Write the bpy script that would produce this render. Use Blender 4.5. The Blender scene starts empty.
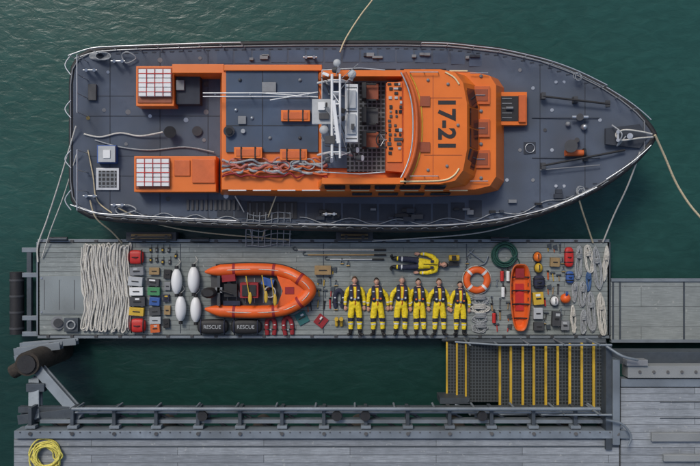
import bpy, math, random
from mathutils import Vector, Matrix, noise
random.seed(7)
H=22.0; F=720.0
def W(px,py,z=0.5):
    k=(H-z)/F
    return Vector(((px-350)*k,(233-py)*k,z))
def S(n,z=0.5): return n*(H-z)/F
R=random.uniform
# ------------------------------------------------------------ materials
MC={}
def mat(name,rgb,rough=0.6,metal=0.0,var=0.15,scale=6.0,bump=0.15,bscale=40,dirt=0.0,spec=0.5,stretch=None):
    if name in MC: return MC[name]
    m=bpy.data.materials.new(name); m.use_nodes=True
    nt=m.node_tree; N=nt.nodes; L=nt.links
    b=N['Principled BSDF']; b.inputs['Roughness'].default_value=rough; b.inputs['Metallic'].default_value=metal
    b.inputs['Specular IOR Level'].default_value=spec
    tc=N.new('ShaderNodeTexCoord'); src=tc.outputs['Object']
    if stretch:
        mp=N.new('ShaderNodeMapping'); mp.inputs['Scale'].default_value=stretch; L.new(src,mp.inputs['Vector']); src=mp.outputs['Vector']
    n=N.new('ShaderNodeTexNoise'); n.inputs['Scale'].default_value=scale; n.inputs['Detail'].default_value=6; n.inputs['Roughness'].default_value=0.65
    L.new(src,n.inputs['Vector'])
    cr=N.new('ShaderNodeValToRGB')
    cr.color_ramp.elements[0].position=0.3; cr.color_ramp.elements[1].position=0.7
    cr.color_ramp.elements[0].color=tuple(max(0,c*(1-var)) for c in rgb)+(1,)
    cr.color_ramp.elements[1].color=tuple(min(1,c*(1+var)) for c in rgb)+(1,)
    L.new(n.outputs['Fac'],cr.inputs['Fac']); col=cr.outputs['Color']
    if dirt>0:
        n2=N.new('ShaderNodeTexNoise'); n2.inputs['Scale'].default_value=scale*0.25; n2.inputs['Detail'].default_value=8; n2.inputs['Roughness'].default_value=0.7
        L.new(src,n2.inputs['Vector'])
        r2=N.new('ShaderNodeValToRGB'); r2.color_ramp.elements[0].position=0.42; r2.color_ramp.elements[1].position=0.68
        r2.color_ramp.elements[0].color=(0,0,0,1); r2.color_ramp.elements[1].color=(dirt,dirt,dirt,1)
        L.new(n2.outputs['Fac'],r2.inputs['Fac'])
        mx=N.new('ShaderNodeMixRGB'); mx.inputs['Color2'].default_value=(0.035,0.035,0.03,1)
        L.new(r2.outputs['Color'],mx.inputs['Fac']); L.new(col,mx.inputs['Color1']); col=mx.outputs['Color']
    L.new(col,b.inputs['Base Color'])
    if bump>0:
        n3=N.new('ShaderNodeTexNoise'); n3.inputs['Scale'].default_value=bscale; n3.inputs['Detail'].default_value=4
        L.new(src,n3.inputs['Vector'])
        bp=N.new('ShaderNodeBump'); bp.inputs['Strength'].default_value=bump; bp.inputs['Distance'].default_value=0.02
        L.new(n3.outputs['Fac'],bp.inputs['Height']); L.new(bp.outputs['Normal'],b.inputs['Normal'])
    MC[name]=m; return m
def plank(name,c1,c2,gap,width,length,rot=0.0,dirt=0.4,fine=0.55):
    if name in MC: return MC[name]
    m=bpy.data.materials.new(name); m.use_nodes=True
    nt=m.node_tree; N=nt.nodes; L=nt.links; b=N['Principled BSDF']; b.inputs['Roughness'].default_value=0.75
    tc=N.new('ShaderNodeTexCoord'); mp=N.new('ShaderNodeMapping'); mp.inputs['Rotation'].default_value=(0,0,rot)
    L.new(tc.outputs['Object'],mp.inputs['Vector'])
    br=N.new('ShaderNodeTexBrick'); br.inputs['Scale'].default_value=1.0
    br.inputs['Brick Width'].default_value=length; br.inputs['Row Height'].default_value=width
    br.inputs['Mortar Size'].default_value=0.007; br.inputs['Mortar Smooth'].default_value=0.3
    br.inputs['Color1'].default_value=c1+(1,); br.inputs['Color2'].default_value=c2+(1,); br.inputs['Mortar'].default_value=gap+(1,)
    L.new(mp.outputs['Vector'],br.inputs['Vector'])
    mp2=N.new('ShaderNodeMapping'); mp2.inputs['Scale'].default_value=(1.2,22,1); L.new(mp.outputs['Vector'],mp2.inputs['Vector'])
    n=N.new('ShaderNodeTexNoise'); n.inputs['Scale'].default_value=2.5; n.inputs['Detail'].default_value=8; L.new(mp2.outputs['Vector'],n.inputs['Vector'])
    mx=N.new('ShaderNodeMixRGB'); mx.blend_type='OVERLAY'; mx.inputs['Fac'].default_value=fine
    L.new(br.outputs['Color'],mx.inputs['Color1']); L.new(n.outputs['Fac'],mx.inputs['Color2'])
    n2=N.new('ShaderNodeTexNoise'); n2.inputs['Scale'].default_value=0.9; n2.inputs['Detail'].default_value=10; n2.inputs['Roughness'].default_value=0.78
    L.new(mp.outputs['Vector'],n2.inputs['Vector'])
    r2=N.new('ShaderNodeValToRGB'); r2.color_ramp.elements[0].position=0.4; r2.color_ramp.elements[1].position=0.66
    r2.color_ramp.elements[0].color=(0,0,0,1); r2.color_ramp.elements[1].color=(dirt,dirt,dirt,1); L.new(n2.outputs['Fac'],r2.inputs['Fac'])
    m2=N.new('ShaderNodeMixRGB'); m2.inputs['Color2'].default_value=(c1[0]*0.38,c1[1]*0.40,c1[2]*0.40,1)
    L.new(r2.outputs['Color'],m2.inputs['Fac']); L.new(mx.outputs['Color'],m2.inputs['Color1'])
    n4=N.new('ShaderNodeTexNoise'); n4.inputs['Scale'].default_value=9; n4.inputs['Detail'].default_value=3; L.new(mp.outputs['Vector'],n4.inputs['Vector'])
    r4=N.new('ShaderNodeValToRGB'); r4.color_ramp.elements[0].position=0.66; r4.color_ramp.elements[1].position=0.72
    r4.color_ramp.elements[0].color=(0,0,0,1); r4.color_ramp.elements[1].color=(0.45,0.45,0.45,1); L.new(n4.outputs['Fac'],r4.inputs['Fac'])
    m4=N.new('ShaderNodeMixRGB'); m4.inputs['Color2'].default_value=(0.42,0.43,0.40,1)
    L.new(r4.outputs['Color'],m4.inputs['Fac']); L.new(m2.outputs['Color'],m4.inputs['Color1'])
    L.new(m4.outputs['Color'],b.inputs['Base Color'])
    bp=N.new('ShaderNodeBump'); bp.inputs['Strength'].default_value=0.5; bp.inputs['Distance'].default_value=0.01; bp.invert=True
    L.new(br.outputs['Fac'],bp.inputs['Height']); L.new(bp.outputs['Normal'],b.inputs['Normal'])
    MC[name]=m; return m
ORANGE=mat('orange_paint',(0.78,0.175,0.018),0.38,var=0.12,scale=2.2,bump=0.06,bscale=6,dirt=0.22)
ORANGE2=mat('orange_moulding',(0.58,0.115,0.02),0.5,var=0.15,dirt=0.2)
BROWNOR=mat('rust_orange_hatch',(0.30,0.065,0.02),0.5,dirt=0.3)
DECK=mat('nonslip_deck_blue_grey',(0.084,0.106,0.146),0.85,var=0.15,scale=4,bump=0.5,bscale=120,dirt=0.45)
DECKD=mat('nonslip_deck_dark',(0.040,0.048,0.064),0.85,var=0.15,scale=5,bump=0.5,bscale=120,dirt=0.3)
PADB=mat('nonslip_pad',(0.074,0.105,0.160),0.85,var=0.14,scale=5,bump=0.4,bscale=150,dirt=0.4)
HULL=mat('navy_hull',(0.008,0.013,0.035),0.3,var=0.2)
BLACK=mat('black_rubber',(0.014,0.014,0.015),0.6,var=0.3,bump=0.2)
DGREY=mat('dark_grey',(0.05,0.052,0.056),0.6)
GREY=mat('mid_grey',(0.2,0.21,0.22),0.6,dirt=0.2)
LGREY=mat('light_grey',(0.42,0.44,0.45),0.55,dirt=0.15)
WHITE=mat('white_gloss',(0.72,0.73,0.72),0.45,var=0.05,dirt=0.08)
CREAM=mat('cream_trim',(0.75,0.62,0.35),0.5,var=0.06)
SILVER=mat('stainless_steel',(0.55,0.57,0.58),0.35,metal=0.8,var=0.1,bump=0.02)
GLASS=mat('dark_glass',(0.012,0.016,0.02),0.08,var=0.1,bump=0)
RED=mat('red',(0.50,0.02,0.015),0.5,dirt=0.1)
YEL=mat('yellow_fabric',(0.80,0.60,0.015),0.7,var=0.18,scale=14,bump=0.8,bscale=18)
YELP=mat('yellow_paint',(0.62,0.40,0.03),0.55,var=.2,dirt=0.5)
NAVY=mat('navy_fabric',(0.016,0.02,0.045),0.75,var=0.3,bump=0.4)
DKRED=mat('dark_red_fabric',(0.26,0.015,0.02),0.7,bump=0.3)
REFL=mat('reflective_tape',(0.6,0.62,0.62),0.4,var=0.05)
SKINM=mat('skin',(0.55,0.30,0.21),0.5,var=0.08,bump=0.05)
LIP=mat('lips',(0.4,0.13,0.11),0.5)
HAIRS=[mat('hair_dark',(0.02,0.013,0.009),0.6,bump=0.6,bscale=90),mat('hair_brown',(0.09,0.045,0.02),0.6,bump=0.6,bscale=90),mat('hair_grey',(0.22,0.2,0.18),0.6,bump=0.6,bscale=90)]
ROPEW=mat('white_rope',(0.62,0.60,0.54),0.85,var=0.2,scale=22,bump=0.9,bscale=90)
ROPEG=mat('grey_rope',(0.36,0.38,0.39),0.85,var=0.3,scale=22,bump=0.9,bscale=90)
ROPEB=mat('blue_rope',(0.06,0.13,0.28),0.85,var=0.3,scale=22,bump=0.9)
ROPEC=mat('cream_rope',(0.60,0.50,0.32),0.85,var=0.2,scale=22,bump=0.9)
ROPEGR=mat('green_rope',(0.02,0.085,0.065),0.8,var=0.4,scale=22,bump=0.9)
ROPEP=mat('pink_hose',(0.42,0.13,0.10),0.7,var=0.3,scale=22,bump=0.5)
ROPEY=mat('yellow_rope',(0.66,0.58,0.12),0.8,var=0.25,scale=22,bump=0.9)
BLUE=mat('blue_plastic',(0.03,0.09,0.30),0.5)
GREEN=mat('green_case',(0.05,0.22,0.09),0.5)
TEAL=mat('teal_fabric',(0.02,0.12,0.12),0.7)
TAN=mat('tan_leather',(0.30,0.20,0.09),0.7)
BRASS=mat('brass',(0.5,0.34,0.12),0.35,metal=0.9)
INFL=mat('inflatable_tube',(0.76,0.115,0.012),0.45,var=0.10,dirt=0.22)
STEEL=mat('galvanised_steel',(0.21,0.245,0.275),0.5,metal=0.2,var=0.25,scale=4,dirt=0.5)
STEELD=mat('dark_steel',(0.06,0.075,0.09),0.55,metal=0.2,var=0.3,scale=4,dirt=0.45)
RUST=mat('weathered_pile',(0.035,0.027,0.02),0.85,var=0.5,bump=0.8,bscale=12,dirt=0.4)
CONC=mat('concrete',(0.25,0.265,0.265),0.85,var=0.18,scale=2.5,bump=0.4,dirt=0.5)
PLATE=mat('alloy_plate',(0.24,0.275,0.28),0.6,metal=0.1,var=0.16,scale=2.5,bump=0.3,dirt=0.5)
PONT=plank('pontoon_planks',(0.265,0.295,0.285),(0.205,0.232,0.226),(0.065,0.075,0.072),0.145,3.2,0,0.5,.55)
GANG=plank('gangway_planks',(0.275,0.305,0.295),(0.235,0.26,0.255),(0.08,0.09,0.09),0.6,2.6,0,0.35)
QUAY=plank('quay_planks',(0.31,0.335,0.355),(0.21,0.23,0.25),(0.04,0.045,0.045),0.2,4.5,0,0.55,.75)
def grating(name,cell,base,hole):
    m=bpy.data.materials.new(name); m.use_nodes=True
    nt=m.node_tree; N=nt.nodes; L=nt.links; b=N['Principled BSDF']; b.inputs['Roughness'].default_value=0.6
    tc=N.new('ShaderNodeTexCoord'); br=N.new('ShaderNodeTexBrick'); br.offset=0
    br.inputs['Scale'].default_value=1; br.inputs['Brick Width'].default_value=cell; br.inputs['Row Height'].default_value=cell
    br.inputs['Mortar Size'].default_value=cell*0.16; br.inputs['Color1'].default_value=hole+(1,); br.inputs['Color2'].default_value=hole+(1,)
    br.inputs['Mortar'].default_value=base+(1,)
    L.new(tc.outputs['Object'],br.inputs['Vector']); L.new(br.outputs['Color'],b.inputs['Base Color'])
    return m
GRAT=grating('deck_grating',0.12,(0.16,0.175,0.19),(0.012,0.014,0.016))
GRATS=grating('stair_grating',0.09,(0.06,0.07,0.075),(0.012,0.016,0.016))
# ------------------------------------------------------------ mesh builder
def cr(pts,n=6,closed=False):
    P=[Vector(p) for p in pts]; out=[]; m=len(P)
    rng=range(m) if closed else range(m-1)
    for i in rng:
        if closed: a,b,c,d=P[(i-1)%m],P[i],P[(i+1)%m],P[(i+2)%m]
        else: a,b,c,d=P[max(i-1,0)],P[i],P[i+1],P[min(i+2,m-1)]
        for k in range(n):
            t=k/n
            out.append(0.5*((2*b)+(c-a)*t+(2*a-5*b+4*c-d)*t*t+(3*b-a-3*c+d)*t**3))
    if not closed: out.append(P[-1])
    return out
class MB:
    def __init__(s): s.v=[];s.f=[];s.m=[];s.sm=[];s.mats=[]
    def mi(s,m):
        if m not in s.mats: s.mats.append(m)
        return s.mats.index(m)
    def add(s,V,Fc,m,smooth=False):
        o=len(s.v); s.v+= [Vector(v) for v in V]; k=s.mi(m)
        for f in Fc: s.f.append([i+o for i in f]); s.m.append(k); s.sm.append(smooth)
    def box(s,c,size,m,rz=0,rx=0,ry=0):
        M=Matrix.Translation(Vector(c))@Matrix.Rotation(rz,4,'Z')@Matrix.Rotation(ry,4,'Y')@Matrix.Rotation(rx,4,'X')
        x,y,z=[q/2 for q in size]
        V=[M@Vector(p) for p in [(-x,-y,-z),(x,-y,-z),(x,y,-z),(-x,y,-z),(-x,-y,z),(x,-y,z),(x,y,z),(-x,y,z)]]
        s.add(V,[(3,2,1,0),(4,5,6,7),(0,1,5,4),(1,2,6,5),(2,3,7,6),(3,0,4,7)],m)
    def pbox(s,x0,y0,x1,y1,z0,z1,m,rz=0):
        a=W(x0,y0,z1);b=W(x1,y1,z1); c=(a+b)/2
        s.box((c.x,c.y,(z0+z1)/2),(abs(b.x-a.x),abs(b.y-a.y),z1-z0),m,rz)
    def loft(s,rings,m,cap0=True,cap1=True,smooth=False,closed=True):
        V=[];n=len(rings[0])
        for r in rings: V+=r
        Fc=[]
        for i in range(len(rings)-1):
            for j in range(n if closed else n-1):
                a=i*n+j;b=i*n+(j+1)%n
                Fc.append((a,b,b+n,a+n))
        s.add(V,Fc,m,smooth)
        if closed and cap0: s.add(rings[0],[tuple(range(n))[::-1]],m)
        if closed and cap1: s.add(rings[-1],[tuple(range(n))],m)
    def prism(s,poly,z0,z1,m,poly0=None):
        p0=poly0 or poly
        s.loft([[Vector((p[0],p[1],z0)) for p in p0],[Vector((p[0],p[1],z1)) for p in poly]],m)
    def tube(s,path,r,m,n=8,closed=False,smooth=True,flat=1.0):
        P=[Vector(p) for p in path]; rr=r if isinstance(r,(list,tuple)) else [r]*len(P)
        rings=[];up=None;L=len(P)
        for i,p in enumerate(P):
            if closed: t=P[(i+1)%L]-P[i-1]
            else: t=P[min(i+1,L-1)]-P[max(i-1,0)]
            if t.length<1e-9: t=Vector((1,0,0))
            t.normalize()
            if up is None:
                up=Vector((0,0,1)) if abs(t.z)<0.9 else Vector((0,1,0))
            u=up-t*up.dot(t)
            if u.length<1e-4: u=t.orthogonal()
            u.normalize(); up=u; w=t.cross(u)
            rings.append([p+(w*math.cos(a)+u*math.sin(a)*flat)*rr[i] for a in [2*math.pi*k/n for k in range(n)]])
        if closed: rings.append(rings[0]); s.loft(rings,m,False,False,smooth)
        else: s.loft(rings,m,True,True,smooth)
    def cyl(s,p1,p2,r,m,n=16,r2=None):
        s.tube([p1,p2],[r,r if r2 is None else r2],m,n)
    def ell(s,c,rad,m,nu=16,nv=10,M=None,fn=None):
        rings=[]
        for i in range(nv+1):
            t=-math.pi/2+math.pi*i/nv; ring=[]
            for j in range(nu):
                a=2*math.pi*j/nu
                q=Vector((math.cos(t)*math.cos(a),math.cos(t)*math.sin(a),math.sin(t)))
                if i in(0,nv): q=Vector((0.01*math.cos(a),0.01*math.sin(a),math.sin(t)))
                if fn: q=fn(q)
                q=Vector((q.x*rad[0],q.y*rad[1],q.z*rad[2]))
                if M: q=M@q
                ring.append(q+Vector(c))
            rings.append(ring)
        s.loft(rings,m,True,True,True)
    def torus(s,c,R_,r,m,n=32,k=10,sx=1,sy=1,flat=1):
        s.tube([Vector(c)+Vector((R_*sx*math.cos(2*math.pi*i/n),R_*sy*math.sin(2*math.pi*i/n),0)) for i in range(n)],r,m,k,True,flat=flat)
    def mesh(s,me,M,mf,smooth=True):
        o=len(s.v); s.v+=[M@v.co for v in me.vertices]
        for p in me.polygons:
            s.f.append([i+o for i in p.vertices]); s.m.append(s.mi(mf(p.center))); s.sm.append(smooth)
    def done(s,name,bev=0.0,parent=None,M=None,origin=None):
        me=bpy.data.meshes.new(name)
        V=s.v if M is None else [M@v for v in s.v]
        if parent is not None: o=Vector((0,0,0))
        elif origin is not None: o=Vector(origin)
        else:
            mn=Vector([min(v[i] for v in V) for i in range(3)]);mx=Vector([max(v[i] for v in V) for i in range(3)])
            o=Vector(((mn.x+mx.x)/2,(mn.y+mx.y)/2,mn.z))
        me.from_pydata([tuple(v-o) for v in V],[],s.f)
        for m in s.mats: me.materials.append(m)
        me.polygons.foreach_set('material_index',s.m); me.polygons.foreach_set('use_smooth',s.sm); me.update()
        ob=bpy.data.objects.new(name,me); ob.location=o; bpy.context.scene.collection.objects.link(ob)
        if parent: ob.parent=parent
        if bev>0:
            b=ob.modifiers.new('bev','BEVEL'); b.width=bev; b.segments=2; b.limit_method='ANGLE'; b.angle_limit=math.radians(55)
        return ob
def empty(name,loc=(0,0,0)):
    e=bpy.data.objects.new(name,None); bpy.context.scene.collection.objects.link(e); e.location=loc; return e
def text(body,size,M,m,name,parent,off=0.0,ext=0.002):
    cu=bpy.data.curves.new(name,'FONT'); cu.body=body; cu.size=size; cu.align_x='CENTER'; cu.align_y='CENTER'; cu.offset=off; cu.extrude=ext
    t=bpy.data.objects.new(name+'_c',cu); bpy.context.scene.collection.objects.link(t)
    bpy.context.view_layer.update()
    me=bpy.data.meshes.new_from_object(t.evaluated_get(bpy.context.evaluated_depsgraph_get()))
    bpy.data.objects.remove(t); me.materials.clear(); me.materials.append(m)
    ob=bpy.data.objects.new(name,me); bpy.context.scene.collection.objects.link(ob); ob.parent=parent; ob.matrix_local=M
    return ob
# ------------------------------------------------------------ water
def water():
    m=bpy.data.materials.new('sea_water'); m.use_nodes=True
    nt=m.node_tree; N=nt.nodes; L=nt.links; b=N['Principled BSDF']
    b.inputs['Roughness'].default_value=0.22; b.inputs['IOR'].default_value=1.33
    tc=N.new('ShaderNodeTexCoord')
    n=N.new('ShaderNodeTexNoise'); n.inputs['Scale'].default_value=0.2; n.inputs['Detail'].default_value=5; L.new(tc.outputs['Object'],n.inputs['Vector'])
    c=N.new('ShaderNodeValToRGB'); c.color_ramp.elements[0].position=0.3;c.color_ramp.elements[1].position=0.75
    c.color_ramp.elements[0].color=(0.0165,0.064,0.054,1); c.color_ramp.elements[1].color=(0.022,0.080,0.068,1)
    L.new(n.outputs['Fac'],c.inputs['Fac'])
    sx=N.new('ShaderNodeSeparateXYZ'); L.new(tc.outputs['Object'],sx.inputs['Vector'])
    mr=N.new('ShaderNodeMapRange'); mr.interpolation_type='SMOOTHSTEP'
    mr.inputs['From Min'].default_value=-4.0; mr.inputs['From Max'].default_value=1.5; mr.inputs['To Min'].default_value=0.55; mr.inputs['To Max'].default_value=1.0  # quay-side shade painted into the water colour, darker over the slip
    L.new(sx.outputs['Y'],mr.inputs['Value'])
    mp=N.new('ShaderNodeMapping'); mp.inputs['Rotation'].default_value=(0,0,math.radians(28)); mp.inputs['Scale'].default_value=(1,2.2,1)
    L.new(tc.outputs['Object'],mp.inputs['Vector'])
    n1=N.new('ShaderNodeTexNoise'); n1.inputs['Scale'].default_value=1.9; n1.inputs['Detail'].default_value=6; n1.inputs['Roughness'].default_value=0.55; n1.inputs['Distortion'].default_value=0.5; L.new(mp.outputs['Vector'],n1.inputs['Vector'])
    r1=N.new('ShaderNodeValToRGB'); r1.color_ramp.elements[0].position=0.4;r1.color_ramp.elements[1].position=0.75
    r1.color_ramp.elements[0].color=(0.93,0.93,0.93,1); r1.color_ramp.elements[1].color=(1.22,1.20,1.20,1)
    L.new(n1.outputs['Fac'],r1.inputs['Fac'])
    mx=N.new('ShaderNodeMixRGB'); mx.blend_type='MULTIPLY'; mx.inputs['Fac'].default_value=1
    L.new(c.outputs['Color'],mx.inputs['Color1']); L.new(r1.outputs['Color'],mx.inputs['Color2'])
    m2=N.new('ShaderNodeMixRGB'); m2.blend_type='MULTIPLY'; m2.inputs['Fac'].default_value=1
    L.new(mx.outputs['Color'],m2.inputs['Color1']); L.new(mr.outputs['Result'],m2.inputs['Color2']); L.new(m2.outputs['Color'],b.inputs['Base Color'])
    bp=N.new('ShaderNodeBump'); bp.inputs['Strength'].default_value=0.7; bp.inputs['Distance'].default_value=0.03
    L.new(n1.outputs['Fac'],bp.inputs['Height']); L.new(bp.outputs['Normal'],b.inputs['Normal'])
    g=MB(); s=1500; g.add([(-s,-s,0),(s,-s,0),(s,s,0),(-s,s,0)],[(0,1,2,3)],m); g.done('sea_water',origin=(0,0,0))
water()
# ------------------------------------------------------------ LIFEBOAT
HT=[(71,50),(73,66),(79,76),(90,82),(110,85),(150,87),(220,90),(300,92),(400,93),(450,92),(500,86),(540,77),(570,66),(600,51),(620,38),(635,26),(646,14),(652,6),(655,0.3)]
def hp(x):
    if x<=HT[0][0]: return HT[0][1]
    for (a,b),(c,d) in zip(HT,HT[1:]):
        if x<=c: return b+(d-b)*(x-a)/(c-a)
    return 0.3
def zd(x): return 1.4+(0.7*((x-350)/305)**2 if x>350 else 0)
def CY(x): return 2.86-0.15*(x-70)/585
def HPt(x,side,inset=0,z=None,dz=0):
    z0=zd(x); k=(H-z0)/F; zz=(z0 if z is None else z)+dz
    h=max(hp(x)-inset,0)
    return Vector(((x-350)*k,CY(x)+side*h*k,zz))
xs=[71,72,73,75,77,79,83,90,100]+list(range(115,500,15))+list(range(500,640,8))+[640,644,648,651,653,655]
def lifeboat():
    e=empty('lifeboat',(0,2.79,0))
    def fin(b,n,bev=0.01):
        for i,v in enumerate(b.v): b.v[i]=v-Vector((0,2.79,0))
        b.done(n,bev,parent=e)
    b=MB(); rings=[]
    for x in xs:
        z0=zd(x); bow=max(0,(x-450)/205)
        prof=[]
        for s_,zz,f,sh in [(1,z0,1.0,0),(1,z0-0.25,0.985,0.1),(1,0.55,0.92-0.22*bow,0.5),(1,-0.3,0.8-0.5*bow,0.9),(0,-0.8,0,1.0),(-1,-0.3,0.8-0.5*bow,0.9),(-1,0.55,0.92-0.22*bow,0.5),(-1,z0-0.25,0.985,0.1),(-1,z0,1,0)]:
            p=HPt(x,s_ if s_ else 1); h=(p.y-CY(x))*f
            if s_==0: h=0
            prof.append(Vector((p.x-bow*bow*1.3*sh,CY(x)+h,zz)))
        rings.append(prof)
    b.loft(rings,HULL,False,False,True,closed=False)
    b.add(rings[0],[tuple(range(9))],HULL)
    fin(b,'hull',0)
    b=MB(); V=[];Fc=[]
    for x in xs: V+=[HPt(x,1,0.3),HPt(x,-1,0.3)]
    for i in range(len(xs)-1): Fc.append((2*i,2*i+1,2*i+3,2*i+2))
    b.add(V,Fc,DECK)
    fin(b,'deck',0)
    loop=[HPt(x,1,-0.5,dz=-0.06) for x in xs]+[HPt(x,-1,-0.5,dz=-0.06) for x in xs[::-1]]
    b=MB(); b.tube(loop,0.085,BLACK,8,True)
    l2=[HPt(x,1,2.4,dz=0.03) for x in xs[:-4]]+[HPt(x,-1,2.4,dz=0.03) for x in xs[:-4][::-1]]
    b.tube(l2,0.020,GREY,6,True)
    l3=[HPt(x,1,-1.9,dz=-0.22) for x in xs]+[HPt(x,-1,-1.9,dz=-0.22) for x in xs[::-1]]
    b.tube(l3,0.05,DGREY,8,True)
    fin(b,'rubbing_band',0)
    b=MB()
    for x in (110,160,208,540,585):
        a=HPt(x,1,5,dz=0.004);c=HPt(x,-1,5,dz=0.004)
        b.box((a+c)/2,(0.02,(a-c).length,0.006),DECKD)
    for y in (96,116,156,176):
        p=W(88,y,1.404);q=W(134 if y in(96,176) else 220,y,1.404); b.box((p+q)/2,((q-p).length,.018,.006),DECKD)
    for y in (118,158):
        p=W(532,y,1.66);q=W(600,y,1.9)
        b.tube([p,W(560,y,1.765),q],.012,DECKD,4)
    for sd in (1,-1):
        for x in range(100,600,9):
            if hp(x)<20: continue
            a=HPt(x,sd,5.5,dz=0.006); b.box(a,(0.12,0.03,0.012),DECKD)
    for x in range(225,490,18):
        a=HPt(x,-1,16,dz=0.005); b.box(a,(S(16,1.5),S(17,1.5),0.01),DECKD)
        a=HPt(x,1,13,dz=0.005); b.box(a,(S(16,1.5),S(12,1.5),0.01),PADB)
    fin(b,'deck_panels',0)
    b=MB()
    def rail(x0,x1,sd,step,h=0.85,inset=4):
        X=[x0+(x1-x0)*i/max(1,round((x1-x0)/step)) for i in range(int(round((x1-x0)/step))+1)]
        for zz in (h,h*0.55):
            b.tube(cr([HPt(x,sd,inset+2.5*h*(sd>0),dz=zz) for x in X],3),0.017 if zz==h else 0.009,SILVER,6)
        for x in X: b.cyl(HPt(x,sd,inset),HPt(x,sd,inset+2.5*h*(sd>0),dz=h),0.015,SILVER,6)
    rail(80,245,1,22); rail(80,240,-1,22,0.7); rail(300,590,-1,26,0.55,3); rail(420,600,1,26,0.55,3)
    for py0,py1 in ((55,112),(150,210)):
        for z in (1.4+0.8,1.4+0.45):
            b.cyl(W(77,py0,z),W(77,py1,z),0.018,SILVER,6)
        for k in range(4):
            y=py0+(py1-py0)*k/3; p=W(77,y,2.2); b.cyl((p.x,p.y,1.4),p,0.016,SILVER,6)
    for (y0,y1) in ((55,75),(100,118),(150,168),(190,210)):
        b.tube(cr([W(71,y0,1.9),W(65,(y0+y1)/2,1.9),W(71,y1,1.9)],5),0.018,SILVER,6)
    for sd in (1,-1):
        b.tube(cr([HPt(600,sd,6,dz=.5),HPt(620,sd,6,dz=.52),HPt(634,sd,6,dz=.54),HPt(643,sd,5,dz=.55)],4),0.016,SILVER,6)
        for x in (615,630): b.cyl(HPt(x,sd,4),HPt(x,sd,6,dz=.53),0.014,SILVER,6)
    fin(b,'guard_rails',0)
    def sym(pts,cy=2.79):
        return [(x,cy+h) for x,h in pts]+[(x,cy-h) for x,h in pts[::-1]]
    X=lambda px,z:(px-350)*(H-z)/F
    b=MB()
    top=sym([(X(222,2.35),1.60),(X(300,2.35),1.63),(X(430,2.35),1.63),(X(475,2.35),1.60),(X(490,2.35),1.50),(X(496,2.35),1.25)])
    bot=sym([(X(220,1.4),1.70),(X(300,1.4),1.76),(X(430,1.4),1.76),(X(480,1.4),1.72),(X(500,1.4),1.6),(X(506,1.4),1.35)])
    b.prism(top,1.38,2.35,ORANGE,bot)
    fin(b,'cabin_trunk',0.06)
    b=MB()
    for sd in (1,-1):
        for px in (362,388,414,440):
            c=Vector((X(px,1.9),2.79+sd*1.705,1.95)); b.box(c,(0.55,0.03,0.3),GLASS,rx=sd*0.13)
        for px in range(240,480,24):
            c=Vector((X(px,1.9),2.79+sd*1.63,2.37)); b.box(c,(0.5,0.035,0.03),CREAM if px>330 else SILVER)
    fin(b,'cabin_side_windows',0.01)
    b=MB()
    zt=3.15
    wt=sym([(X(404,zt),1.50),(X(440,zt),1.50),(X(455,zt),1.42),(X(463,zt),1.15),(X(467,zt),0.6)])
    wb=sym([(X(398,2.3),1.60),(X(445,2.3),1.60),(X(466,2.3),1.5),(X(475,2.3),1.25),(X(480,2.3),0.65)])
    b.prism(wt,2.33,zt,ORANGE,wb)
    for sd in (1,-1):
        a=[(X(322,zt),2.79+sd*1.50),(X(406,zt),2.79+sd*1.50),(X(406,zt),2.79+sd*1.34),(X(322,zt),2.79+sd*1.34)]
        c=[(X(318,2.3),2.79+sd*1.60),(X(400,2.3),2.79+sd*1.60),(X(400,2.3),2.79+sd*1.34),(X(318,2.3),2.79+sd*1.34)]
        if sd<0: a=a[::-1];c=c[::-1]
        b.prism(a,2.33,zt-(0.0 if sd<0 else 0.1),ORANGE,c)
    fin(b,'wheelhouse',0.07)
    b=MB()
    for hA,hB in ((-1.1,-0.58),(-0.54,-0.02),(0.02,0.54),(0.58,1.1)):
        def fx(h,z):
            t=(z-2.33)/(zt-2.33); hh=abs(h)
            xb=X(480,2.3)-(max(0,hh-0.65)/0.6*0.15); xt=X(467,zt)-(max(0,hh-0.6)/0.55*0.12)
            return xb+(xt-xb)*t+0.02
        V=[(fx(hA,2.5),2.79+hA,2.5),(fx(hB,2.5),2.79+hB,2.5),(fx(hB,3.02),2.79+hB*0.95,3.02),(fx(hA,3.02),2.79+hA*0.95,3.02)]
        b.add(V,[(0,1,2,3)],GLASS)
    for sd in (1,-1):
        for px in (335,360,385,410,435):
            b.box((X(px,2.75),2.79+sd*1.565,2.75),(0.55,0.03,0.42),GLASS,rx=sd*0.12)
    fin(b,'wheelhouse_windows',0)
    b=MB()
    b.tube(cr([(X(400,zt),2.79-1.44,zt+.02),(X(440,zt),2.79-1.42,zt+.02),(X(453,zt),2.79-1.3,zt+.02),(X(459,zt),2.79-1.1,zt+.02)],5),0.022,CREAM,6)
    b.tube(cr([(X(445,zt),2.79+1.42,zt+.02),(X(454,zt),2.79+1.28,zt+.02),(X(459,zt),2.79+1.1,zt+.02)],5),0.022,CREAM,6)
    b.box((X(433,zt),2.79,zt+.002),(.012,2.7,.008),BROWNOR); 
    for yy in (-.75,.75): b.box((X(443,zt),2.79+yy,zt+.0025),(1.0,.012,.009),BROWNOR)
    arc=[]
    for i in range(21):
        t=-1+2*i/20; arc.append((X(416-12*abs(t)**2.5,zt),2.79+t*1.36,zt+0.22))
    b.tube(arc,0.05,ORANGE2,8); 
    b.loft([[Vector(p)+Vector((0.0,0,-0.24)) for p in arc],[Vector(p) for p in arc]],ORANGE,False,False,True,closed=False)
    b.tube([Vector(p)+Vector((-0.10,0,0.03)) for p in arc],0.022,SILVER,6)
    arc2=[Vector(p)+Vector((.16,0,-.20)) for p in arc]; b.tube(arc2,.018,YELP,6)
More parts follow.
